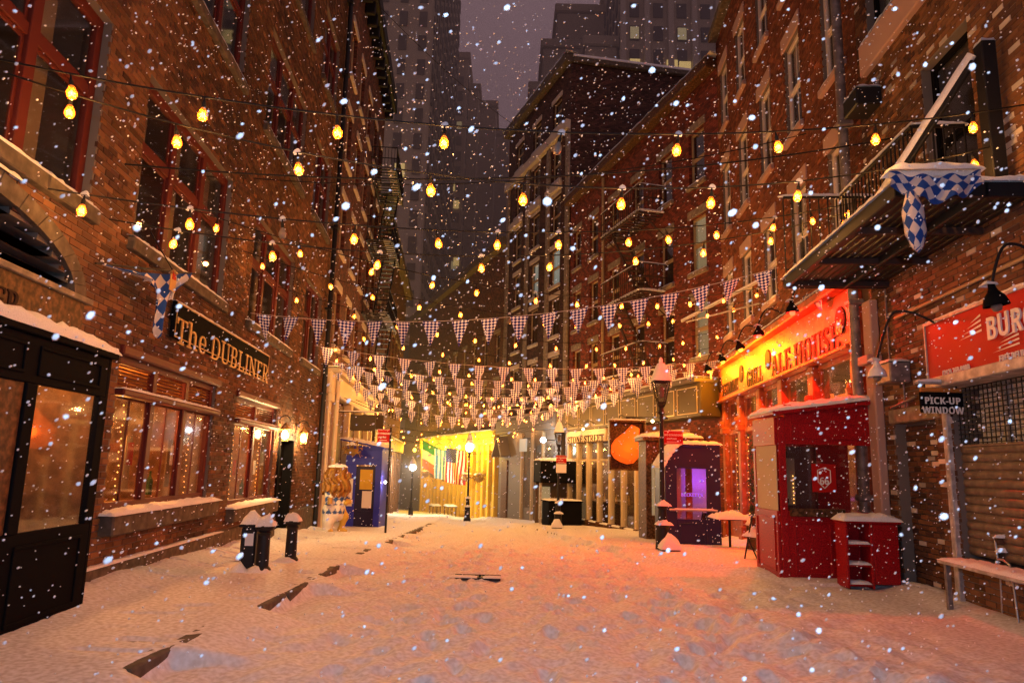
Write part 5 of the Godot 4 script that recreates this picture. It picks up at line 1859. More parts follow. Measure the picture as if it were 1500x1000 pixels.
func street_things() -> void:
	lamp_post("unlit black lamp post with snowy lantern in front of the purple booth", 3.37, -16.0, "", M.dim_pane, Color.BLACK, 0.0, true)
	lamp_post("unlit black lamp post with snowy lantern by the black counter at the bend", 1.95, -28.5, "", M.dim_pane, Color.BLACK, 0.0, true)
	lamp_post("glaring white lamp post before the grey front beside the yellow pub", -6.2, -47.0, "", M.white_glow, Color(1.0, 0.82, 0.6), 36.0, false).scale.y = 0.88
	lamp_post("greenish white lamp post between the flags of the yellow pub", -2.25, -40.9, "", M.green_glow, Color(0.8, 1.0, 0.72), 16.0, true).scale.y = 1.14
	# bollards by the pub
	bollard("snow capped black bollard beside the parking pay box", -3.28, -10.0, 0.05)
	bollard("lone snow capped black bollard before the pub door", -3.3, -11.35)
	var pb := thing("pay_box", "squat black street box with a snow heap on its lid, beside a bollard", "street box", Transform3D(Basis(Vector3.UP, 0.1), V(-3.5, street_y(-10) + 0.12, -10.1)))
	bx(pb, "body", M.black_iron, -0.1, 0.1, -0.1, 0.6, -0.12, 0.12, 0.02)
	bx(pb, "lid", M.black_iron, -0.13, 0.13, 0.6, 0.64, -0.16, 0.16, 0.015)
	part(pb, "snow_cap", snow_slab(0.28, 0.3, 0.08, 0.13), M.snow, V(0.02, 0.635, 0))
	bx(pb, "notice", M.white_paint, -0.04, 0.07, 0.36, 0.52, 0.12, 0.126, 0.0)
	part(pb, "snow_drift", snow_slab(0.3, 0.25, 0.05, 0.17), M.snow, V(-0.06, -0.01, 0.2))
	# squat blocks by the lamp posts
	for q in [[3.42, -15.55, "squat black block with a pointed snow cap at the foot of the lamp post"], [1.85, -27.6, "squat black block with rounded snow cap near the black counter"]]:
		var t := thing("kerb_block", q[2], "bollard", Transform3D(Basis(), V(q[0], street_y(q[1]), q[1])))
		bx(t, "block", M.black_iron, -0.19, 0.19, -0.2, 0.2, -0.19, 0.19, 0.02)
		part(t, "snow_cap", snow_slab(0.42, 0.42, 0.16, 0.2), M.snow, V(0, 0.19, 0))
	# parking signs
	var post := thing("sign_post", "slim dark post with red parking sign before the blue booth", "sign", Transform3D(Basis(), V(-3.38, street_y(-20.5), -20.5)))
	tubes(post, "post", M.black_iron, [V(0, -0.2, 0), V(0, 3.05, 0)], 0.03, 8)
	parking_plate(post, V(-0.19, 2.8, 0.04), 0.34, 0.38)
	var p2 := thing("parking_sign", "red parking sign on the lamp post by the purple booth", "sign", Transform3D(Basis(), V(3.62, street_y(-16) + 2.55, -15.94)))
	parking_plate(p2, V(0.0, 0.0, 0.0), 0.42, 0.3)
	bx(p2, "clamp", M.zinc, -0.3, -0.16, -0.02, 0.02, -0.02, -0.005)
	var p3 := thing("parking_sign", "red and white parking sign on the lamp post by the black counter", "sign", Transform3D(Basis(), V(2.05, street_y(-28.5) + 2.75, -28.44)))
	parking_plate(p3, V(0.0, 0.0, 0.0), 0.4, 0.32)
	bx(p3, "white_plate", M.white_paint, -0.2, 0.2, -0.52, -0.18, -0.005, 0.005, 0.0)
	# black box and white seated things by the far shops
	var bb := thing("bar_counter", "plain black covered bar counter on the pavement at the bend", "counter", Transform3D(Basis(Vector3.UP, 0.25), V(2.35, street_y(-32), -32.0)))
	bx(bb, "body", M.black_paint, -0.75, 0.75, -0.2, 1.15, -0.5, 0.5, 0.02)
	bx(bb, "lid", M.black_paint, -0.8, 0.8, 1.15, 1.2, -0.55, 0.55, 0.02)
	snow_on(bb, -0.75, 0.75, 1.2, -0.5, 0.5, 0.06)
	var awn := thing("shop_awning", "dark vestibule with a snowy roof behind the black counter", "booth", Transform3D(Basis(Vector3.UP, 0.2), V(2.3, street_y(-34), -34.2)))
	bx(awn, "body", M.black_paint, -1.0, 1.5, 2.0, 3.0, -0.7, 0.7, 0.03)
	for x in [-1.0, 1.4]:
		bx(awn, "post", M.white_metal, x, x + 0.1, -0.2, 2.0, 0.5, 0.6)
	bx(awn, "back", M.dark_room, -0.9, 1.4, -0.2, 2.0, -0.7, -0.6)
	bx(awn, "door_pane", M.pale_window, -0.75, -0.2, 0.3, 1.8, -0.59, -0.57)
	snow_on(awn, -1.0, 1.5, 3.0, -0.7, 0.7, 0.12)
	# tables and planters in front of the orange shop
	var tb := thing("terrace_table", "round terrace table with thick snow before the orange shop window", "table", Transform3D(Basis(), V(5.25, street_y(-17.6) + 0.1, -17.4)))
	turned(tb, "table_top", M.black_iron, [Vector2(0, 0.7), Vector2(0.38, 0.7), Vector2(0.38, 0.73), Vector2(0, 0.73)], Vector3.ZERO, 20)
	turned(tb, "leg", M.black_iron, [Vector2(0.22, 0), Vector2(0.2, 0.03), Vector2(0.03, 0.06), Vector2(0.03, 0.7)], Vector3.ZERO, 12)
	part(tb, "snow_cap", snow_slab(0.8, 0.8, 0.1, 0.08), M.snow, V(0, 0.72, 0))
	for q in [[5.75, -16.5, "wooden planter with deep snow beside the terrace table"], [5.72, -15.5, "wooden planter with deep snow next to the red booth"]]:
		var t := thing("planter_box", q[2], "planter", Transform3D(Basis(Vector3.UP, -0.08), V(q[0], street_y(q[1]) + 0.08, q[1])))
		for k in 4:
			bx(t, "plank", M.brown_wood, -0.26, 0.26, k * 0.15, k * 0.15 + 0.143, -0.42, 0.42, 0.01)
		for z in [-0.42, 0.36]:
			bx(t, "corner_post", M.brown_wood, -0.285, -0.26, 0.0, 0.62, z, z + 0.06)
		part(t, "snow_cap", snow_slab(0.6, 0.95, 0.16, 0.1), M.snow, V(0, 0.59, 0))
		var fol := Geo.new()
		for k in 140:
			var o := V(rng.randfn(0, 0.13), rng.randf_range(0.6, 1.0), rng.randfn(0, 0.22))
			fol.tri(o, o + V(rng.randfn(0, 0.04), rng.randfn(0.03, 0.05), rng.randfn(0, 0.04)), o + V(rng.randfn(0, 0.04), rng.randfn(0.02, 0.05), rng.randfn(0, 0.04)), V(-0.3, 0.4, 0.8))
		part(t, "foliage", fol.mesh(), M.leaf)
	for q in [[4.75, -13.9, 0.3, 0.5], [5.1, -18.7, 0.35, 0.42]]:
		var t := thing("stacked_chair", "folded terrace chair buried in snow %s" % ("beside the red booth" if q[1] > -15 else "near the purple booth"), "chair", Transform3D(Basis(Vector3.UP, 0.4), V(q[0], street_y(q[1]) + 0.1, q[1])))
		for x in [-0.2, 0.2]:
			tubes(t, "leg", M.black_iron, [V(x, 0, 0.2), V(x, 0.45, -0.1)], 0.014, 6)
			tubes(t, "leg", M.black_iron, [V(x, 0, -0.2), V(x, 0.85, 0.05)], 0.014, 6)
		bx(t, "seat", M.brown_wood, -0.2, 0.2, 0.43, 0.46, -0.2, 0.2)
		bx(t, "backrest", M.brown_wood, -0.2, 0.2, 0.65, 0.82, 0.02, 0.05)
		part(t, "snow_cap", snow_slab(0.44, 0.42, 0.1, q[2]), M.snow, V(0, 0.455, 0))
	# metal stool with snowy rungs by the shutter
	var st := thing("metal_chair", "bent steel tube chair with snow by the roller shutter", "chair", Transform3D(Basis(Vector3.UP, -0.3), V(5.78, 0.03, -8.25)))
	for x in [-0.2, 0.2]:
		tubes(st, "leg", M.steel, [V(x, 0, 0.25), V(x, 0.43, 0.2), V(x, 0.46, 0.1)], 0.013, 8)
		tubes(st, "leg", M.steel, [V(x, 0, -0.25), V(x, 0.45, -0.2), V(x, 0.9, -0.28)], 0.013, 8)
		tubes(st, "arm", M.steel, [V(x, 0.43, 0.2), V(x * 1.1, 0.65, 0.2), V(x * 1.1, 0.68, 0.0), V(x, 0.66, -0.23)], 0.013, 8)
	for k in 5:
		bx(st, "slat", M.steel, -0.2, 0.2, 0.445, 0.455, -0.2 + k * 0.085, -0.14 + k * 0.085, 0.003)
	for y in [0.7, 0.86]:
		var s := bx(st, "back_slat", M.brown_wood, -0.21, 0.21, y - 0.04, y + 0.04, -0.28, -0.26)
		snow_on(s, -0.21, 0.21, 0.04, -0.03, 0.05, 0.05)
	snow_on(st, -0.2, 0.2, 0.455, -0.2, 0.2, 0.05)
	# the photographer's flash on its stand, just behind the camera
	var fl := thing("photo_flash", "small photo flash on a slim light stand", "flash", Transform3D(Basis(), V(0.3, 0.0, 0.4)))
	tubes(fl, "stand", M.black_iron, [V(0, 0, 0), V(0, 2.05, 0)], 0.012, 6)
	for k in 3:
		tubes(fl, "leg", M.black_iron, [V(0, 0.45, 0), V(0.4 * cos(k * 2.1), 0.0, 0.4 * sin(k * 2.1))], 0.009, 6)
	bx(fl, "body", M.black_paint, -0.04, 0.04, 2.05, 2.2, -0.03, 0.05)
	bx(fl, "flash_lamp_face", M.cold_glow, -0.035, 0.035, 2.15, 2.19, -0.036, -0.031, 0.0)
	var sp := SpotLight3D.new()
	sp.name = "flash_light"
	sp.light_color = lin(0.42, 0.66, 1.0)
	sp.light_energy = 17.0
	sp.light_size = 0.03
	sp.spot_angle = 62.0
	sp.spot_range = 40.0
	sp.spot_attenuation = 2.0
	sp.shadow_enabled = true
	sp.position = V(0, 2.17, -0.05)
	sp.rotation.x = 0.12
	fl.add_child(sp)
	lion()


func parking_plate(t: Node3D, c: Vector3, w: float, h: float) -> void:
	var p := bx(t, "plate", M.sign_red, c.x - w / 2, c.x + w / 2, c.y - h / 2, c.y + h / 2, c.z - 0.006, c.z + 0.006, 0.003)
	var e := Geo.new()
	for y in [-h / 2 + 0.008, h / 2 - 0.018]:
		e.box(-w / 2 + 0.01, w / 2 - 0.01, y, y + 0.01, 0.006, 0.0085, 0.0)
	part(p, "border", e.mesh(), M.white_paint)
	words_on(p, "lettering", "NO STANDING", M.white_paint, 0, h * 0.18, 0.009, h * 0.14, false, w / 0.42, 0.003, 800)
	words_on(p, "lettering", "ANYTIME", M.white_paint, -w * 0.1, -h * 0.1, 0.009, h * 0.12, false, w / 0.42, 0.003, 700)
	bx(p, "arrow", M.white_paint, -w * 0.35, w * 0.3, -h * 0.33, -h * 0.3, 0.006, 0.009, 0.0)


func lion() -> void:
	# a man-high painted lion figure: shaggy mane, lozenge print body, golden legs
	var bones := [   # from, to, radii, kind
		[V(0, 0.55, 0), V(0.0, 1.2, 0.02), 0.27, 0.3, 0], [V(0, 1.2, 0.02), V(0, 1.5, 0.03), 0.36, 0.33, 1], [V(0.05, 1.42, 0.2), V(0.1, 1.36, 0.34), 0.15, 0.1, 1],
		[V(0.14, 0.62, 0.03), V(0.27, 0.42, 0.12), 0.15, 0.1, 2], [V(0.27, 0.42, 0.12), V(0.2, 0.06, 0.02), 0.095, 0.075, 2], [V(0.2, 0.05, 0.02), V(0.3, 0.03, 0.14), 0.075, 0.06, 2],
		[V(-0.16, 0.6, 0.0), V(-0.2, 0.3, 0.04), 0.2, 0.15, 0], [V(-0.2, 0.3, 0.04), V(-0.2, 0.05, 0.0), 0.15, 0.12, 0], [V(-0.2, 0.05, 0.0), V(-0.14, 0.03, 0.14), 0.09, 0.07, 2],
		[V(0.2, 1.1, 0.1), V(0.33, 0.85, 0.2), 0.11, 0.08, 0], [V(0.33, 0.85, 0.2), V(0.16, 0.8, 0.34), 0.075, 0.06, 2], [V(-0.24, 1.1, 0.08), V(-0.32, 0.82, 0.2), 0.11, 0.08, 0]]
	var cell := 0.03
	var lo := V(-0.55, -0.06, -0.45)
	var n := Vector3i(38, 66, 34)
	var f := PackedFloat32Array()
	f.resize(n.x * n.y * n.z)
	var field := func(p: Vector3) -> float:
		var d := 9.0
		for b in bones:
			var ab: Vector3 = b[1] - b[0]
			var k := clampf((p - b[0]).dot(ab) / ab.length_squared(), 0.0, 1.0)
			var e: float = p.distance_to(b[0] + ab * k) - lerpf(b[2], b[3], k)
			if b[4] == 1:
				e += 0.075 * sin(p.x * 26.0 + sin(p.y * 9.0) * 2.0) * sin(p.z * 24.0 + p.y * 6.0)
			var h := clampf(0.5 + 0.5 * (d - e) / 0.06, 0.0, 1.0)
			d = lerpf(d, e, h) - 0.06 * h * (1.0 - h)
		return d
	for z in n.z:
		for y in n.y:
			for x in n.x:
				f[(z * n.y + y) * n.x + x] = field.call(lo + V(x, y, z) * cell)
	var id := {}
	var pts := PackedVector3Array()
	var cols := PackedColorArray()
	var nrm := PackedVector3Array()
	for z in n.z - 1:
		for y in n.y - 1:
			for x in n.x - 1:
				var s := Vector3.ZERO
				var m := 0
				for e in [[0, 0, 0, 1, 0, 0], [0, 1, 0, 1, 1, 0], [0, 0, 1, 1, 0, 1], [0, 1, 1, 1, 1, 1], [0, 0, 0, 0, 1, 0], [1, 0, 0, 1, 1, 0], [0, 0, 1, 0, 1, 1], [1, 0, 1, 1, 1, 1], [0, 0, 0, 0, 0, 1], [1, 0, 0, 1, 0, 1], [0, 1, 0, 0, 1, 1], [1, 1, 0, 1, 1, 1]]:
					var a := f[((z + e[2]) * n.y + y + e[1]) * n.x + x + e[0]]
					var b := f[((z + e[5]) * n.y + y + e[4]) * n.x + x + e[3]]
					if (a < 0.0) != (b < 0.0):
						s += V(e[0], e[1], e[2]).lerp(V(e[3], e[4], e[5]), a / (a - b))
						m += 1
				if m:
					var p := lo + (V(x, y, z) + s / m) * cell
					id[(z * n.y + y) * n.x + x] = pts.size()
					pts.append(p)
					nrm.append(V(field.call(p + V(0.01, 0, 0)) - field.call(p - V(0.01, 0, 0)), field.call(p + V(0, 0.01, 0)) - field.call(p - V(0, 0.01, 0)), field.call(p + V(0, 0, 0.01)) - field.call(p - V(0, 0, 0.01))).normalized())
					var best := 9.0
					var kind := 0
					for b in bones:
						var ab: Vector3 = b[1] - b[0]
						var k := clampf((p - b[0]).dot(ab) / ab.length_squared(), 0.0, 1.0)
						var e: float = p.distance_to(b[0] + ab * k) - lerpf(b[2], b[3], k)
						if e < best:
							best = e
							kind = b[4]
					var col := Color(0.3, 0.15, 0.03) if kind == 1 else Color(0.5, 0.32, 0.06)
					if kind == 1 and fine.get_noise_3d(p.x * 600, p.y * 250, p.z * 600) > 0.0:
						col = Color(0.17, 0.075, 0.02)
					if kind == 0:
						var u := atan2(p.z, p.x) / TAU * 11.0
						var v := p.y * 5.5
						col = Color(0.03, 0.09, 0.3) if (floori(u + v) + floori(u - v + 100.0)) % 2 == 0 else Color(0.72, 0.7, 0.66)
						if p.y < 0.75 and (p.y < 0.5 or p.y > 0.66):
							col = Color(0.72, 0.7, 0.66)
					cols.append(col)
	var ix := PackedInt32Array()
	for z in range(1, n.z - 1):
		for y in range(1, n.y - 1):
			for x in range(1, n.x - 1):
				var a := f[(z * n.y + y) * n.x + x]
				for q in [[1, 0, 0, 0, 1, 0, 0, 0, 1], [0, 1, 0, 0, 0, 1, 1, 0, 0], [0, 0, 1, 1, 0, 0, 0, 1, 0]]:
					var b := f[((z + q[2]) * n.y + y + q[1]) * n.x + x + q[0]]
					if (a < 0.0) == (b < 0.0):
						continue
					var o := (z * n.y + y) * n.x + x
					var du: int = (q[5] * n.y + q[4]) * n.x + q[3]
					var dv: int = (q[8] * n.y + q[7]) * n.x + q[6]
					var c := [id[o - du - dv], id[o - dv], id[o], id[o - du]]
					if a < 0.0:
						ix.append_array([c[0], c[2], c[1], c[0], c[3], c[2]])
					else:
						ix.append_array([c[0], c[1], c[2], c[0], c[2], c[3]])
	var arr := []
	arr.resize(Mesh.ARRAY_MAX)
	arr[Mesh.ARRAY_VERTEX] = pts
	arr[Mesh.ARRAY_NORMAL] = nrm
	arr[Mesh.ARRAY_COLOR] = cols
	arr[Mesh.ARRAY_INDEX] = ix
	var mesh := ArrayMesh.new()
	mesh.add_surface_from_arrays(Mesh.PRIMITIVE_TRIANGLES, arr)
	mat("painted_figure", Color.WHITE, 0.5).vertex_color_use_as_albedo = true
	var t := thing("lion_statue", "man high painted lion statue with shaggy mane and lozenge print", "statue", Transform3D(Basis(Vector3.UP, 0.7), V(-4.85, street_y(-20.6) + 0.12, -20.6)))
	part(t, "body", mesh, M.painted_figure)
	part(t, "snow_cap", snow_slab(0.42, 0.4, 0.07, 0.05), M.snow, V(0, 1.78, 0.03))
	turned(t, "beer_mug", M.gold, [Vector2(0.07, 0), Vector2(0.07, 0.18), Vector2(0.0, 0.18)], V(-0.3, 0.78, 0.28), 12)


func booths() -> void:
	# black booth of the pub
	var t := thing("black_booth", "black wooden pub entrance booth with a large warm lit window", "booth", WL.t)
	var o := 0.45
	bx(t, "end_wall", M.black_paint, 7.36, 7.42, -0.2, 2.6, 0.0, o)
	bx(t, "lower_panel", M.black_paint, 4.3, 7.36, -0.2, 0.95, o - 0.06, o)
	bx(t, "upper_panel", M.black_paint, 4.3, 7.36, 2.2, 2.6, o - 0.06, o)
	bx(t, "stile", M.black_paint, 7.24, 7.36, 0.95, 2.2, o - 0.06, o + 0.005)
	bx(t, "stile", M.black_paint, 5.98, 6.14, 0.95, 2.2, o - 0.06, o + 0.005)
	bx(t, "door", M.brown_wood, 4.3, 5.98, 0.95, 2.2, o - 0.06, o - 0.02)
	bx(t, "window_pane", M.pane, 6.13, 7.25, 0.94, 2.21, o - 0.035, o - 0.027, 0.0)
	bx(t, "roof", M.black_paint, 4.2, 7.46, 2.6, 2.66, -0.05, o + 0.05)
	bx(t, "back_board", M.warm_room, 4.35, 7.35, 0.0, 2.6, -0.5, -0.42, 0.0)
	bx(t, "lining", M.warm_room, 7.28, 7.34, 0.4, 2.55, -0.4, o - 0.07, 0.0)
	bx(t, "floor_board", M.brown_wood, 4.35, 7.35, 0.3, 0.4, -0.42, o - 0.08)
	for q in [[4.5, 5.9], [6.1, 7.2]]:
		moulding(t, M.black_paint, q[0], q[1], 0.2, 0.85, o)
		moulding(t, M.black_paint, q[0], q[1], 2.27, 2.53, o)
	turned(t, "door_knob", M.gold, [Vector2(0, 0), Vector2(0.03, 0.02), Vector2(0, 0.05)], V(5.8, 1.1, o - 0.02), 10).rotation.x = PI / 2
	snow_on(t, 4.2, 7.47, 2.655, -0.02, o + 0.06, 0.13)
	bx(t, "poster", M.white_paint, 6.9, 7.12, 0.98, 1.2, -0.1, -0.09)
	bx(t, "shelf", M.brown_wood, 6.15, 7.0, 1.3, 1.35, -0.4, -0.1)
	turned(t, "red_lamp", M.red_glow, [Vector2(0, -0.03), Vector2(0.03, 0), Vector2(0, 0.03)], V(6.35, 1.06, 0.2), 8)
	turned(t, "room_lamp", M.fairy_bulb, [Vector2(0, -0.06), Vector2(0.06, 0), Vector2(0, 0.06)], V(6.5, 2.3, -0.1), 10)
	lamp(t, "room_light", Color(1.0, 0.4, 0.12), 1.1, V(6.5, 2.3, -0.1), 0.06)
	# red booth of the ale house
	var r := thing("red_booth", "bright red entrance booth with snowy roof and 66 badge", "booth", Transform3D(Basis(), V(4.28, street_y(-11.6), -11.5)))
	var w := 1.6
	var d := 1.05
	for q in [[0.0, 0.12, 0.0, -0.06], [w - 0.1, w, 0.0, -0.06]]:
		bx(r, "corner_post", M.red_paint, q[0], q[1], -0.2, 2.55, q[3], 0.0, 0.01)
	bx(r, "front_panel", M.red_paint, 0.12, w - 0.1, -0.2, 1.08, -0.05, -0.005)
	bx(r, "front_header", M.red_paint, 0.12, w - 0.1, 2.12, 2.75, -0.05, -0.005)
	bx(r, "front_pane", M.pane, 0.12, w - 0.1, 1.08, 2.12, -0.03, -0.022, 0.0)
	bx(r, "side_panel", M.red_paint, -0.05, 0.0, -0.2, 1.08, -d, -0.02)
	bx(r, "side_header", M.red_paint, -0.05, 0.0, 2.1, 2.55, -d, -0.02)
	bx(r, "side_stile", M.red_paint, -0.05, 0.0, 1.08, 2.1, -d, -d + 0.1)
	bx(r, "side_pane", M.blind, -0.035, -0.028, 1.08, 2.1, -d + 0.1, -0.02, 0.0)
	bx(r, "back_wall", M.red_paint, 0.0, w, -0.2, 2.55, -d - 0.05, -d)
	for q in [[0.2, 0.78], [0.84, 1.42]]:
		moulding(r, M.red_paint, q[0], q[1], 0.12, 0.92, -0.005)
	moulding(r, M.red_paint, 0.2, 1.42, 2.2, 2.48, -0.005)
	moulding(r, M.red_paint, -0.95, -0.12, 0.15, 0.98, -0.05, true)
	bx(r, "kick_plate", M.zinc, 0.0, w, -0.15, 0.06, 0.0, 0.006, 0.002)
	bx(r, "hinge", M.black_iron, 0.115, 0.135, 1.2, 1.3, -0.004, 0.012)
	bx(r, "hinge", M.black_iron, 0.115, 0.135, 1.9, 2.0, -0.004, 0.012)
	bx(r, "window_ledge", M.brown_wood, 0.14, 1.0, 1.0, 1.12, -0.02, 0.04)
	bx(r, "inner_curtain", M.red_frame, 0.2, 0.8, 1.1, 2.1, -0.5, -0.48)
	bx(r, "lit_strip", M.curtain, 0.16, 0.32, 1.16, 1.9, -0.2, -0.19)
	for k in 8:
		turned(r, "fairy_light", M.fairy_bulb, [Vector2(0, -0.012), Vector2(0.011, 0), Vector2(0, 0.012)], V(0.28, 1.2 + k * 0.06, -0.17), 6)
	bx(r, "badge_board", M.sign_red, 0.52, 0.9, 1.38, 1.82, -0.018, -0.01, 0.0)
	var sh := Geo.new()
	var pts := [V(-0.1, 0.12, 0), V(0.0, 0.16, 0), V(0.1, 0.12, 0), V(0.1, -0.06, 0), V(0.0, -0.16, 0), V(-0.1, -0.06, 0)]
	for k in 6:
		sh.bar(pts[k], pts[(k + 1) % 6], 0.012, 0.012)
	part(r, "badge", sh.mesh(), M.white_paint, V(0.71, 1.6, -0.004))
	words_on(r, "lettering", "66", M.white_paint, 0.71, 1.55, -0.006, 0.11, false, 0.9, 0.008, 800)
	var roof := Geo.new()
	roof.bar(V(-0.1, 2.6, -d / 2), V(w + 0.1, 2.83, -d / 2), d + 0.2, 0.06)
	part(r, "roof", roof.mesh(), M.red_paint)
	var rs := part(r, "snow_cap", snow_slab(w + 0.2, d + 0.22, 0.1), M.snow, V(w / 2, 2.75, -d / 2))
	rs.rotation.z = 0.142
	lamp(r, "room_light", Color(1.0, 0.3, 0.1), 0.06, V(0.35, 2.0, -0.6), 0.05)
	turned(r, "room_lamp", M.fairy_bulb, [Vector2(0, -0.03), Vector2(0.03, 0), Vector2(0, 0.03)], V(0.35, 2.0, -0.6), 8)
	# red shelf unit beside it
	var s := thing("shelf_unit", "low dark red shelf stand with snow on each shelf", "shelf", Transform3D(Basis(), V(4.95, street_y(-11) + 0.03, -10.75)))
	bx(s, "side", M.red_paint, -0.02, 0.02, 0.0, 0.92, -0.35, 0.0)
	bx(s, "side", M.red_paint, 0.34, 0.38, 0.0, 0.92, -0.35, 0.0)
	bx(s, "cupboard", M.red_paint, 0.38, 0.76, 0.06, 0.92, -0.35, 0.0, 0.015)
	bx(s, "back", M.red_paint, 0.0, 0.36, 0.0, 0.92, -0.35, -0.33)
	for y in [0.06, 0.33, 0.62]:
		bx(s, "shelf", M.red_paint, 0.02, 0.34, y - 0.03, y, -0.33, -0.005)
		snow_on(s, 0.02, 0.34, y, -0.25, 0.0, 0.04)
	bx(s, "top", M.red_paint, -0.04, 0.8, 0.92, 0.95, -0.37, 0.03)
	snow_on(s, -0.05, 0.81, 0.948, -0.38, 0.04, 0.09)
	for x in [0.02, 0.72]:
		bx(s, "caster", M.black_iron, x - 0.02, x + 0.02, -0.06, 0.0, -0.06, -0.02)
	# blue booth behind the pub
	var bl := thing("blue_booth", "bright blue entrance booth with sloping snowy roof behind the lion", "booth", Transform3D(Basis(), V(-5.45, street_y(-24.3), -24.3)))
	bx(bl, "front_panel", M.blue_paint, 0.0, 0.36, -0.3, 2.15, -0.06, 0.0)
	bx(bl, "stile", M.blue_paint, 1.0, 1.2, -0.3, 2.15, -0.06, 0.0)
	bx(bl, "header", M.blue_paint, 0.0, 1.2, 2.15, 2.78, -0.06, 0.0)
	bx(bl, "side_panel", M.blue_paint, 1.14, 1.2, -0.3, 2.7, -1.5, -0.06)
	bx(bl, "door", M.navy_paint, 0.36, 1.0, -0.3, 2.1, -0.05, -0.02)
	bx(bl, "door_pane", M.yellow_paint, 0.5, 0.92, 1.35, 2.0, -0.02, -0.012, 0.0)
	bx(bl, "notice", M.white_paint, 0.6, 0.92, 0.75, 1.3, -0.018, -0.008, 0.0)
	bx(bl, "notice", M.white_paint, 0.1, 0.28, 0.8, 1.7, 0.0, 0.01, 0.0)
	moulding(bl, M.blue_paint, 0.06, 1.14, 2.3, 2.66, 0.0)
	moulding(bl, M.blue_paint, 0.05, 0.31, -0.1, 0.7, 0.0)
	moulding(bl, M.navy_paint, 0.45, 0.92, -0.1, 0.65, -0.02)
	var rf := Geo.new()
	rf.bar(V(-0.2, 2.98, -0.72), V(1.3, 2.72, -0.72), 1.65, 0.06)
	part(bl, "roof", rf.mesh(), M.blue_paint)
	var rsn := part(bl, "snow_cap", snow_slab(1.55, 1.7, 0.09), M.snow, V(0.55, 2.87, -0.72))
	rsn.rotation.z = -0.172
	turned(bl, "porch_lamp", M.white_glow, [Vector2(0, -0.06), Vector2(0.06, 0), Vector2(0, 0.06)], V(1.32, 1.6, -0.2), 10)
	lamp(bl, "porch_light", Color(1.0, 0.7, 0.36), 0.9, V(1.32, 1.6, -0.2), 0.06)
	# navy booth with violet window
	var nv := thing("navy_booth", "dark navy entrance booth with violet lit window and angled snowy roof", "booth", Transform3D(Basis(), V(3.95, street_y(-18.4), -18.4)))
	for q in [[0.0, 0.3], [1.05, 1.4]]:
		bx(nv, "stile", M.navy_paint, q[0], q[1], -0.2, 2.2, -0.06, 0.0)
	bx(nv, "lower_panel", M.navy_paint, 0.3, 1.05, -0.2, 0.75, -0.06, -0.005)
	bx(nv, "side_panel", M.navy_paint, -0.0, 0.06, -0.2, 2.2, -1.3, -0.06)
	bx(nv, "window_pane", M.pane, 0.3, 1.05, 0.75, 2.0, -0.04, -0.032, 0.0)
	moulding(nv, M.navy_paint, 0.36, 1.0, 0.02, 0.66, -0.005)
	bx(nv, "window_bar", M.steel, 0.1, 1.3, 0.95, 0.985, 0.02, 0.05)
	snow_on(nv, 0.1, 1.3, 0.985, 0.01, 0.06, 0.03)
	bx(nv, "inner_curtain", M.blind, 0.35, 0.5, 0.75, 2.0, -0.4, -0.38)
	bx(nv, "inner_wall", M.blind, -0.0, 1.4, -0.2, 2.2, -1.32, -1.25)
	bx(nv, "inner_post", M.fascia_paint, 0.68, 0.84, 0.0, 2.1, -0.7, -0.6)
	words_on(nv, "lettering", "BECKETT'S", M.neon_violet, 0.68, 1.35, -0.02, 0.08, true, 0.95, 0.006, 400)
	var hd := Geo.new()
	var pf := [V(0, 2.0, 0), V(0.3, 2.45, 0), V(0.45, 2.55, 0), V(1.4, 2.55, 0), V(1.4, 2.0, 0)]
	for k in range(1, 4):
		hd.tri(pf[0], pf[k], pf[k + 1], V(0, 0, 1))
	part(nv, "header", hd.mesh(), M.navy_paint, V(0, 0, 0.002))
	for k in 3:
		var rg := Geo.new()
		rg.bar(pf[k] + V(0, 0.03, -0.65), pf[k + 1] + V(0, 0.03, -0.65), 1.4, 0.05)
		var rp := part(nv, "roof_slope", rg.mesh(), M.navy_paint)
		var m: Vector3 = (pf[k] + pf[k + 1]) / 2
		var v: Vector3 = pf[k + 1] - pf[k]
		var c := part(rp, "snow_cap", snow_slab(v.length() + 0.1, 1.42, 0.1), M.snow, m + V(0, 0.05, -0.65))
		c.rotation.z = atan2(v.y, v.x)
	lamp(nv, "violet_light", Color(0.3, 0.06, 1.0), 0.8, V(1.15, 1.7, -0.8), 0.05)
	turned(nv, "violet_lamp", M.neon_violet, [Vector2(0, -0.05), Vector2(0.05, 0), Vector2(0, 0.05)], V(1.15, 1.7, -0.8), 10)
	# brown booth next to it
	var br := thing("brown_booth", "brown timber entrance booth with a narrow lit window beside the navy booth", "booth", Transform3D(Basis(), V(3.85, street_y(-20.4), -20.4)))
	bx(br, "front_panel", M.brown_wood, 0.0, 1.5, -0.3, 2.85, -0.08, 0.0)
	bx(br, "side_panel", M.brown_wood, 0.0, 0.08, -0.3, 2.85, -1.2, -0.08)
	bx(br, "window_pane", M.pale_window, 0.15, 0.45, 0.8, 2.2, 0.0, 0.012)
	var bf := Geo.new()
	bf.box(0.1, 0.15, 0.75, 2.25, 0.0, 0.03)
	bf.box(0.45, 0.5, 0.75, 2.25, 0.0, 0.03)
	bf.box(0.15, 0.45, 0.75, 0.8, 0.0, 0.03)
	bf.box(0.15, 0.45, 2.2, 2.25, 0.0, 0.03)
	part(br, "window_frame", bf.mesh(), M.brown_wood)
	moulding(br, M.brown_wood, 0.6, 1.4, 0.1, 1.2, 0.0)
	moulding(br, M.brown_wood, 0.6, 1.4, 1.35, 2.6, 0.0)
	bx(br, "roof", M.brown_wood, -0.1, 1.6, 2.85, 2.95, -1.3, 0.1)
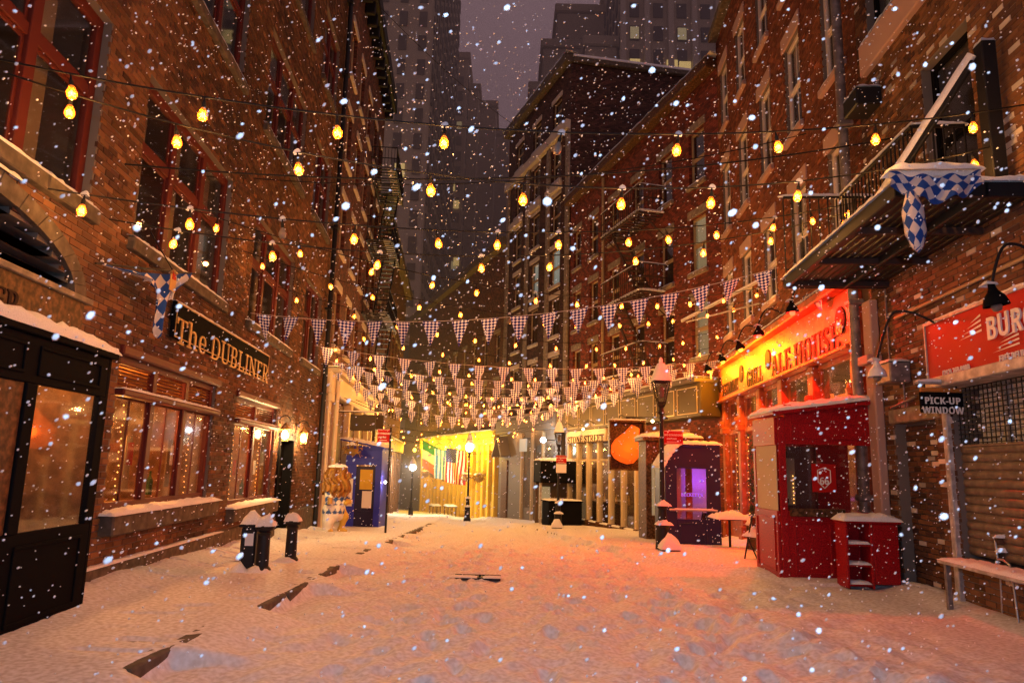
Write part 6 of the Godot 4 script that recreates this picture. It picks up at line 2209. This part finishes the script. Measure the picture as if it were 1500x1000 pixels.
	snow_on(br, -0.1, 1.6, 2.95, -1.3, 0.1, 0.12)


# ---------------------------------------------------------------- strings of bulbs and bunting

func hang(a: Vector3, b: Vector3, sag: float, u: float) -> Vector3:
	return a.lerp(b, u) - V(0, sag * 4.0 * u * (1.0 - u), 0)


func string_lights(a: Vector3, b: Vector3, sag: float, n: int, energy: float, dark := []) -> void:
	var t := thing("string_lights", "black wire of glowing amber bulbs hung across the snowy street", "string lights", Transform3D(Basis(), a), "strings of bulbs across the street")
	var p := []
	for k in 33:
		p.append(hang(a, b, sag, k / 32.0) - a)
	tubes(t, "wire", M.wire, p, 0.009, 5)
	for k in n:
		var u := (k + 0.5 + rng.randf_range(-0.16, 0.16)) / n
		var c := hang(a, b, sag, u) - a
		var off := dark.has(k)
		var bm := bulb_mesh
		var o := part(t, "bulb", bm, M.bulb_glass if off else M.bulb_halo, c - V(0, 0.17, 0))
		o.rotation.z = rng.randfn(0, 0.12)
		part(o, "socket", socket_mesh, M.wire)
		part(o, "filament", core_mesh, M.bulb_glass if off else M.filament)
		if rng.randf() < 0.3:
			part(o, "snow_cap", bulb_snow, M.snow, V(0, 0.16, 0))
		if not off:
			lamp(o, "bulb_light", Color(1.0, 0.42, 0.09), energy, V(0, 0.0, 0), 0.035)


var bulb_mesh: Mesh
var socket_mesh: Mesh
var bulb_snow: Mesh
var core_mesh: Mesh


func bunting(a: Vector3, b: Vector3, sag: float, n: int, size: float) -> void:
	var t := thing("bunting", "white cord of small blue and white lozenge pennants hung across the street", "bunting", Transform3D(Basis(), a), "bunting across the street")
	var p := []
	for k in 33:
		p.append(hang(a, b, sag, k / 32.0) - a)
	tubes(t, "cord", M.cord, p, 0.007, 5)
	for k in n:
		var u := (k + 0.5) / n
		var c := hang(a, b, sag, u) - a
		var dir := (hang(a, b, sag, u + 0.01) - hang(a, b, sag, u - 0.01)).normalized()
		var o := part(t, "pennant", pennant_mesh[k % 3], M.pennant, c)
		var z := dir.cross(Vector3.UP).normalized()
		o.basis = Basis(dir, Vector3.UP, z).rotated(Vector3.UP, rng.randfn(0.0, 0.25)).rotated(dir, rng.randfn(0.0, 0.3)).scaled_local(V(size, size * rng.randf_range(0.95, 1.05), size))


var pennant_mesh := []


func strings_and_bunting() -> void:
	var g := Geo.new()
	g.lathe([Vector2(0, -0.055), Vector2(0.03, -0.044), Vector2(0.043, -0.018), Vector2(0.043, 0.01), Vector2(0.028, 0.045), Vector2(0.017, 0.07)], 12)
	bulb_mesh = g.mesh()
	g = Geo.new()
	g.lathe([Vector2(0, -0.026), Vector2(0.02, -0.004), Vector2(0, 0.034)], 6)
	core_mesh = g.mesh()
	g = Geo.new()
	g.lathe([Vector2(0.018, 0.06), Vector2(0.02, 0.11), Vector2(0.012, 0.125), Vector2(0.006, 0.17), Vector2(0, 0.17)], 8)
	socket_mesh = g.mesh()
	bulb_snow = snow_slab(0.07, 0.05, 0.03, 0.02)
	for k in 3:
		var p := PackedVector3Array()
		var uv := PackedVector2Array()
		for j in 7:
			for i in 7:
				var u := i / 6.0 - 0.5
				var v := j / 6.0
				p.append(V(0.35 * u * (1.0 - v * 0.985), -0.5 * v, 0.02 * sin(u * 6.0 + k * 2.0) * v + 0.03 * v * v * (k - 1)))
				uv.append(Vector2(u * (1.0 - v * 0.985) + 0.5, v))
		pennant_mesh.append(grid(p, 7, false, uv))
	var e := 0.3
	# near strings
	string_lights(at(WL, 5.5, 4.85, 0.05), at(WR, 7.2, 5.6, 0.05), 0.5, 9, e, [4])
	string_lights(at(WL, 5.75, 4.85, 0.05), at(WR, 7.6, 5.35, 0.05), 0.78, 10, e, [])
	string_lights(at(WL, 6.5, 4.1, 0.05), at(WR, 11.3, 6.1, 0.05), 0.5, 13, e, [2])
	string_lights(at(WL, 7.8, 4.25, 0.05), at(WR, 11.4, 6.0, 0.05), 0.62, 9, e, [])
	string_lights(at(WL, 10.0, 5.2, 0.05), at(WR, 17.0, 6.1, 0.05), 0.75, 12, e, [])
	string_lights(at(WL, 12.8, 5.4, 0.05), at(WR, 19.5, 6.3, 0.05), 0.85, 13, e, [5])
	string_lights(at(WL, 15.5, 5.4, 0.05), at(WR, 21.5, 5.9, 0.05), 0.8, 12, e, [])
	string_lights(at(WL, 17.5, 5.2, 0.05), at(W3, 0.6, 5.6, 0.05), 0.75, 12, e, [])
	string_lights(at(WL, 19.6, 5.0, 0.05), at(W3, 1.6, 5.4, 0.05), 0.8, 12, e, [])
	string_lights(at(WL, 21.6, 4.9, 0.05), at(W3, 3.0, 5.4, 0.05), 0.75, 12, e, [])
	string_lights(at(WL, 23.6, 4.7, 0.05), at(W3, 4.4, 4.9, 0.05), 0.7, 12, e, [])
	string_lights(at(WL, 26.0, 4.7, 0.05), at(W3, 6.4, 4.8, 0.05), 0.75, 11, e, [])
	string_lights(at(WL, 28.5, 4.6, 0.05), at(W3, 8.6, 4.8, 0.05), 0.8, 11, e, [])
	string_lights(at(WL, 31.5, 4.4, 0.05), at(W3, 11.0, 4.7, 0.05), 0.8, 11, e, [])
	string_lights(at(WL, 34.0, 4.2, 0.05), at(W3, 13.4, 4.7, 0.05), 0.8, 10, e, [])
	for q in [[25.0, 5.6, 5.2], [27.2, 7.6, 5.0], [30.0, 10.0, 5.3], [32.8, 12.2, 4.6]]:
		string_lights(at(WL, q[0], q[2] - 0.1, 0.05), at(W3, q[1], q[2], 0.05), 0.9, 13, 0.5, [])
	for q in [[36.5, 0.8, 3.7], [39.5, 3.6, 3.5], [43.0, 6.6, 3.3]]:
		string_lights(at(WL, q[0], q[2], 0.05), at(W4, q[1], q[2] + 0.4, 0.05), 0.7, 10, 0.5, [])
	bunting(at(WL, 13.6, 4.4, 0.05), at(WR, 12.4, 5.25, 1.2), 0.5, 18, 1.0)
	bunting(at(WL, 19.8, 4.8, 0.1), at(WR, 21.8, 5.0, 0.2), 0.45, 17, 1.12)
	bunting(at(WL, 22.2, 4.7, 0.1), at(W3, 1.2, 4.9, 0.3), 0.5, 19, 1.1)
	bunting(at(WL, 23.5, 4.75, 0.3), at(W3, 2.2, 5.1, 0.3), 0.75, 19, 1.1)
	bunting(at(WL, 25.5, 4.5, 0.3), at(W3, 3.6, 4.9, 0.3), 0.65, 19, 1.1)
	bunting(at(WL, 28.0, 4.55, 0.3), at(W3, 5.6, 4.8, 0.3), 0.9, 18, 1.1)
	bunting(at(WL, 30.0, 4.3, 0.3), at(W3, 8.6, 4.7, 0.3), 0.9, 18, 1.15)
	# spare black wires
	for q in [[at(WL, 20.5, 17.0, 0.1), at(W4, 0.5, 18.5, 0.1), 0.8], [at(WL, 8.0, 5.0, 0.05), at(WR, 9.5, 6.4, 0.05), 0.4], [at(WL, 13.0, 6.9, 0.05), at(WR, 14.0, 8.6, 0.05), 0.5]]:
		var t := thing("overhead_wire", "bare black wire slung across between the house walls", "wire", Transform3D(Basis(), q[0]), "bare wires across the street")
		var p := []
		for k in 25:
			p.append(hang(q[0], q[1], q[2], k / 24.0) - q[0])
		tubes(t, "wire", M.wire, p, 0.011, 5)


func snowfall() -> void:
	# flakes in the air, spread evenly through the street
	var g := Geo.new()
	var pts := [V(0, 1.1, 0), V(0, -0.95, 0)]
	for i in 5:
		pts.append(V(cos(i * TAU / 5) * 0.95, 0.45, sin(i * TAU / 5) * (0.8 + 0.08 * i)))
	for i in 5:
		pts.append(V(cos((i + 0.5) * TAU / 5) * (0.8 + 0.07 * i), -0.45, sin((i + 0.5) * TAU / 5) * 0.95))
	for i in 5:
		var j := (i + 1) % 5
		for q in [[0, 2 + i, 2 + j], [1, 7 + i, 7 + j], [2 + i, 2 + j, 7 + i], [7 + i, 7 + j, 2 + j]]:
			g.smooth([pts[q[0]], pts[q[0]].normalized()], [pts[q[1]], pts[q[1]].normalized()], [pts[q[2]], pts[q[2]].normalized()], [pts[q[2]], pts[q[2]].normalized()])
	# keep every second triangle of the quads that smooth() doubles
	var one := Geo.new()
	for k in g.v.size() / 6:
		for i in 3:
			one.put(g.v[k * 6 + i], g.n[k * 6 + i])
	var all := Geo.new()
	for k in 25000:
		var p := V(rng.randf_range(-6.0, 6.5), rng.randf_range(0.05, 8.0), rng.randf_range(-11.5, 0.5))
		if p.distance_to(V(0, 1.6, 0)) < 1.5:
			continue
		var r := minf(0.0034 * exp(absf(rng.randfn(0.0, 0.55))), 0.0095)
		var b := Basis.from_euler(V(rng.randfn(0, 0.3), 0.0, -0.85 + rng.randfn(0, 0.25))) * Basis(Vector3.UP, rng.randf() * TAU)
		b = b.scaled_local(V(r, r * rng.randf_range(1.1, 2.0), r))
		add_copy(all, one, Transform3D(b, p), Color.WHITE)
	all.c.clear()
	mat("flake", Color(0.92, 0.93, 0.95), 0.8)
	var o := part(self, "falling_snow", all.mesh(), M.flake)
	tag(o, "snowflakes drifting down through the whole street", "snow", "", "stuff")
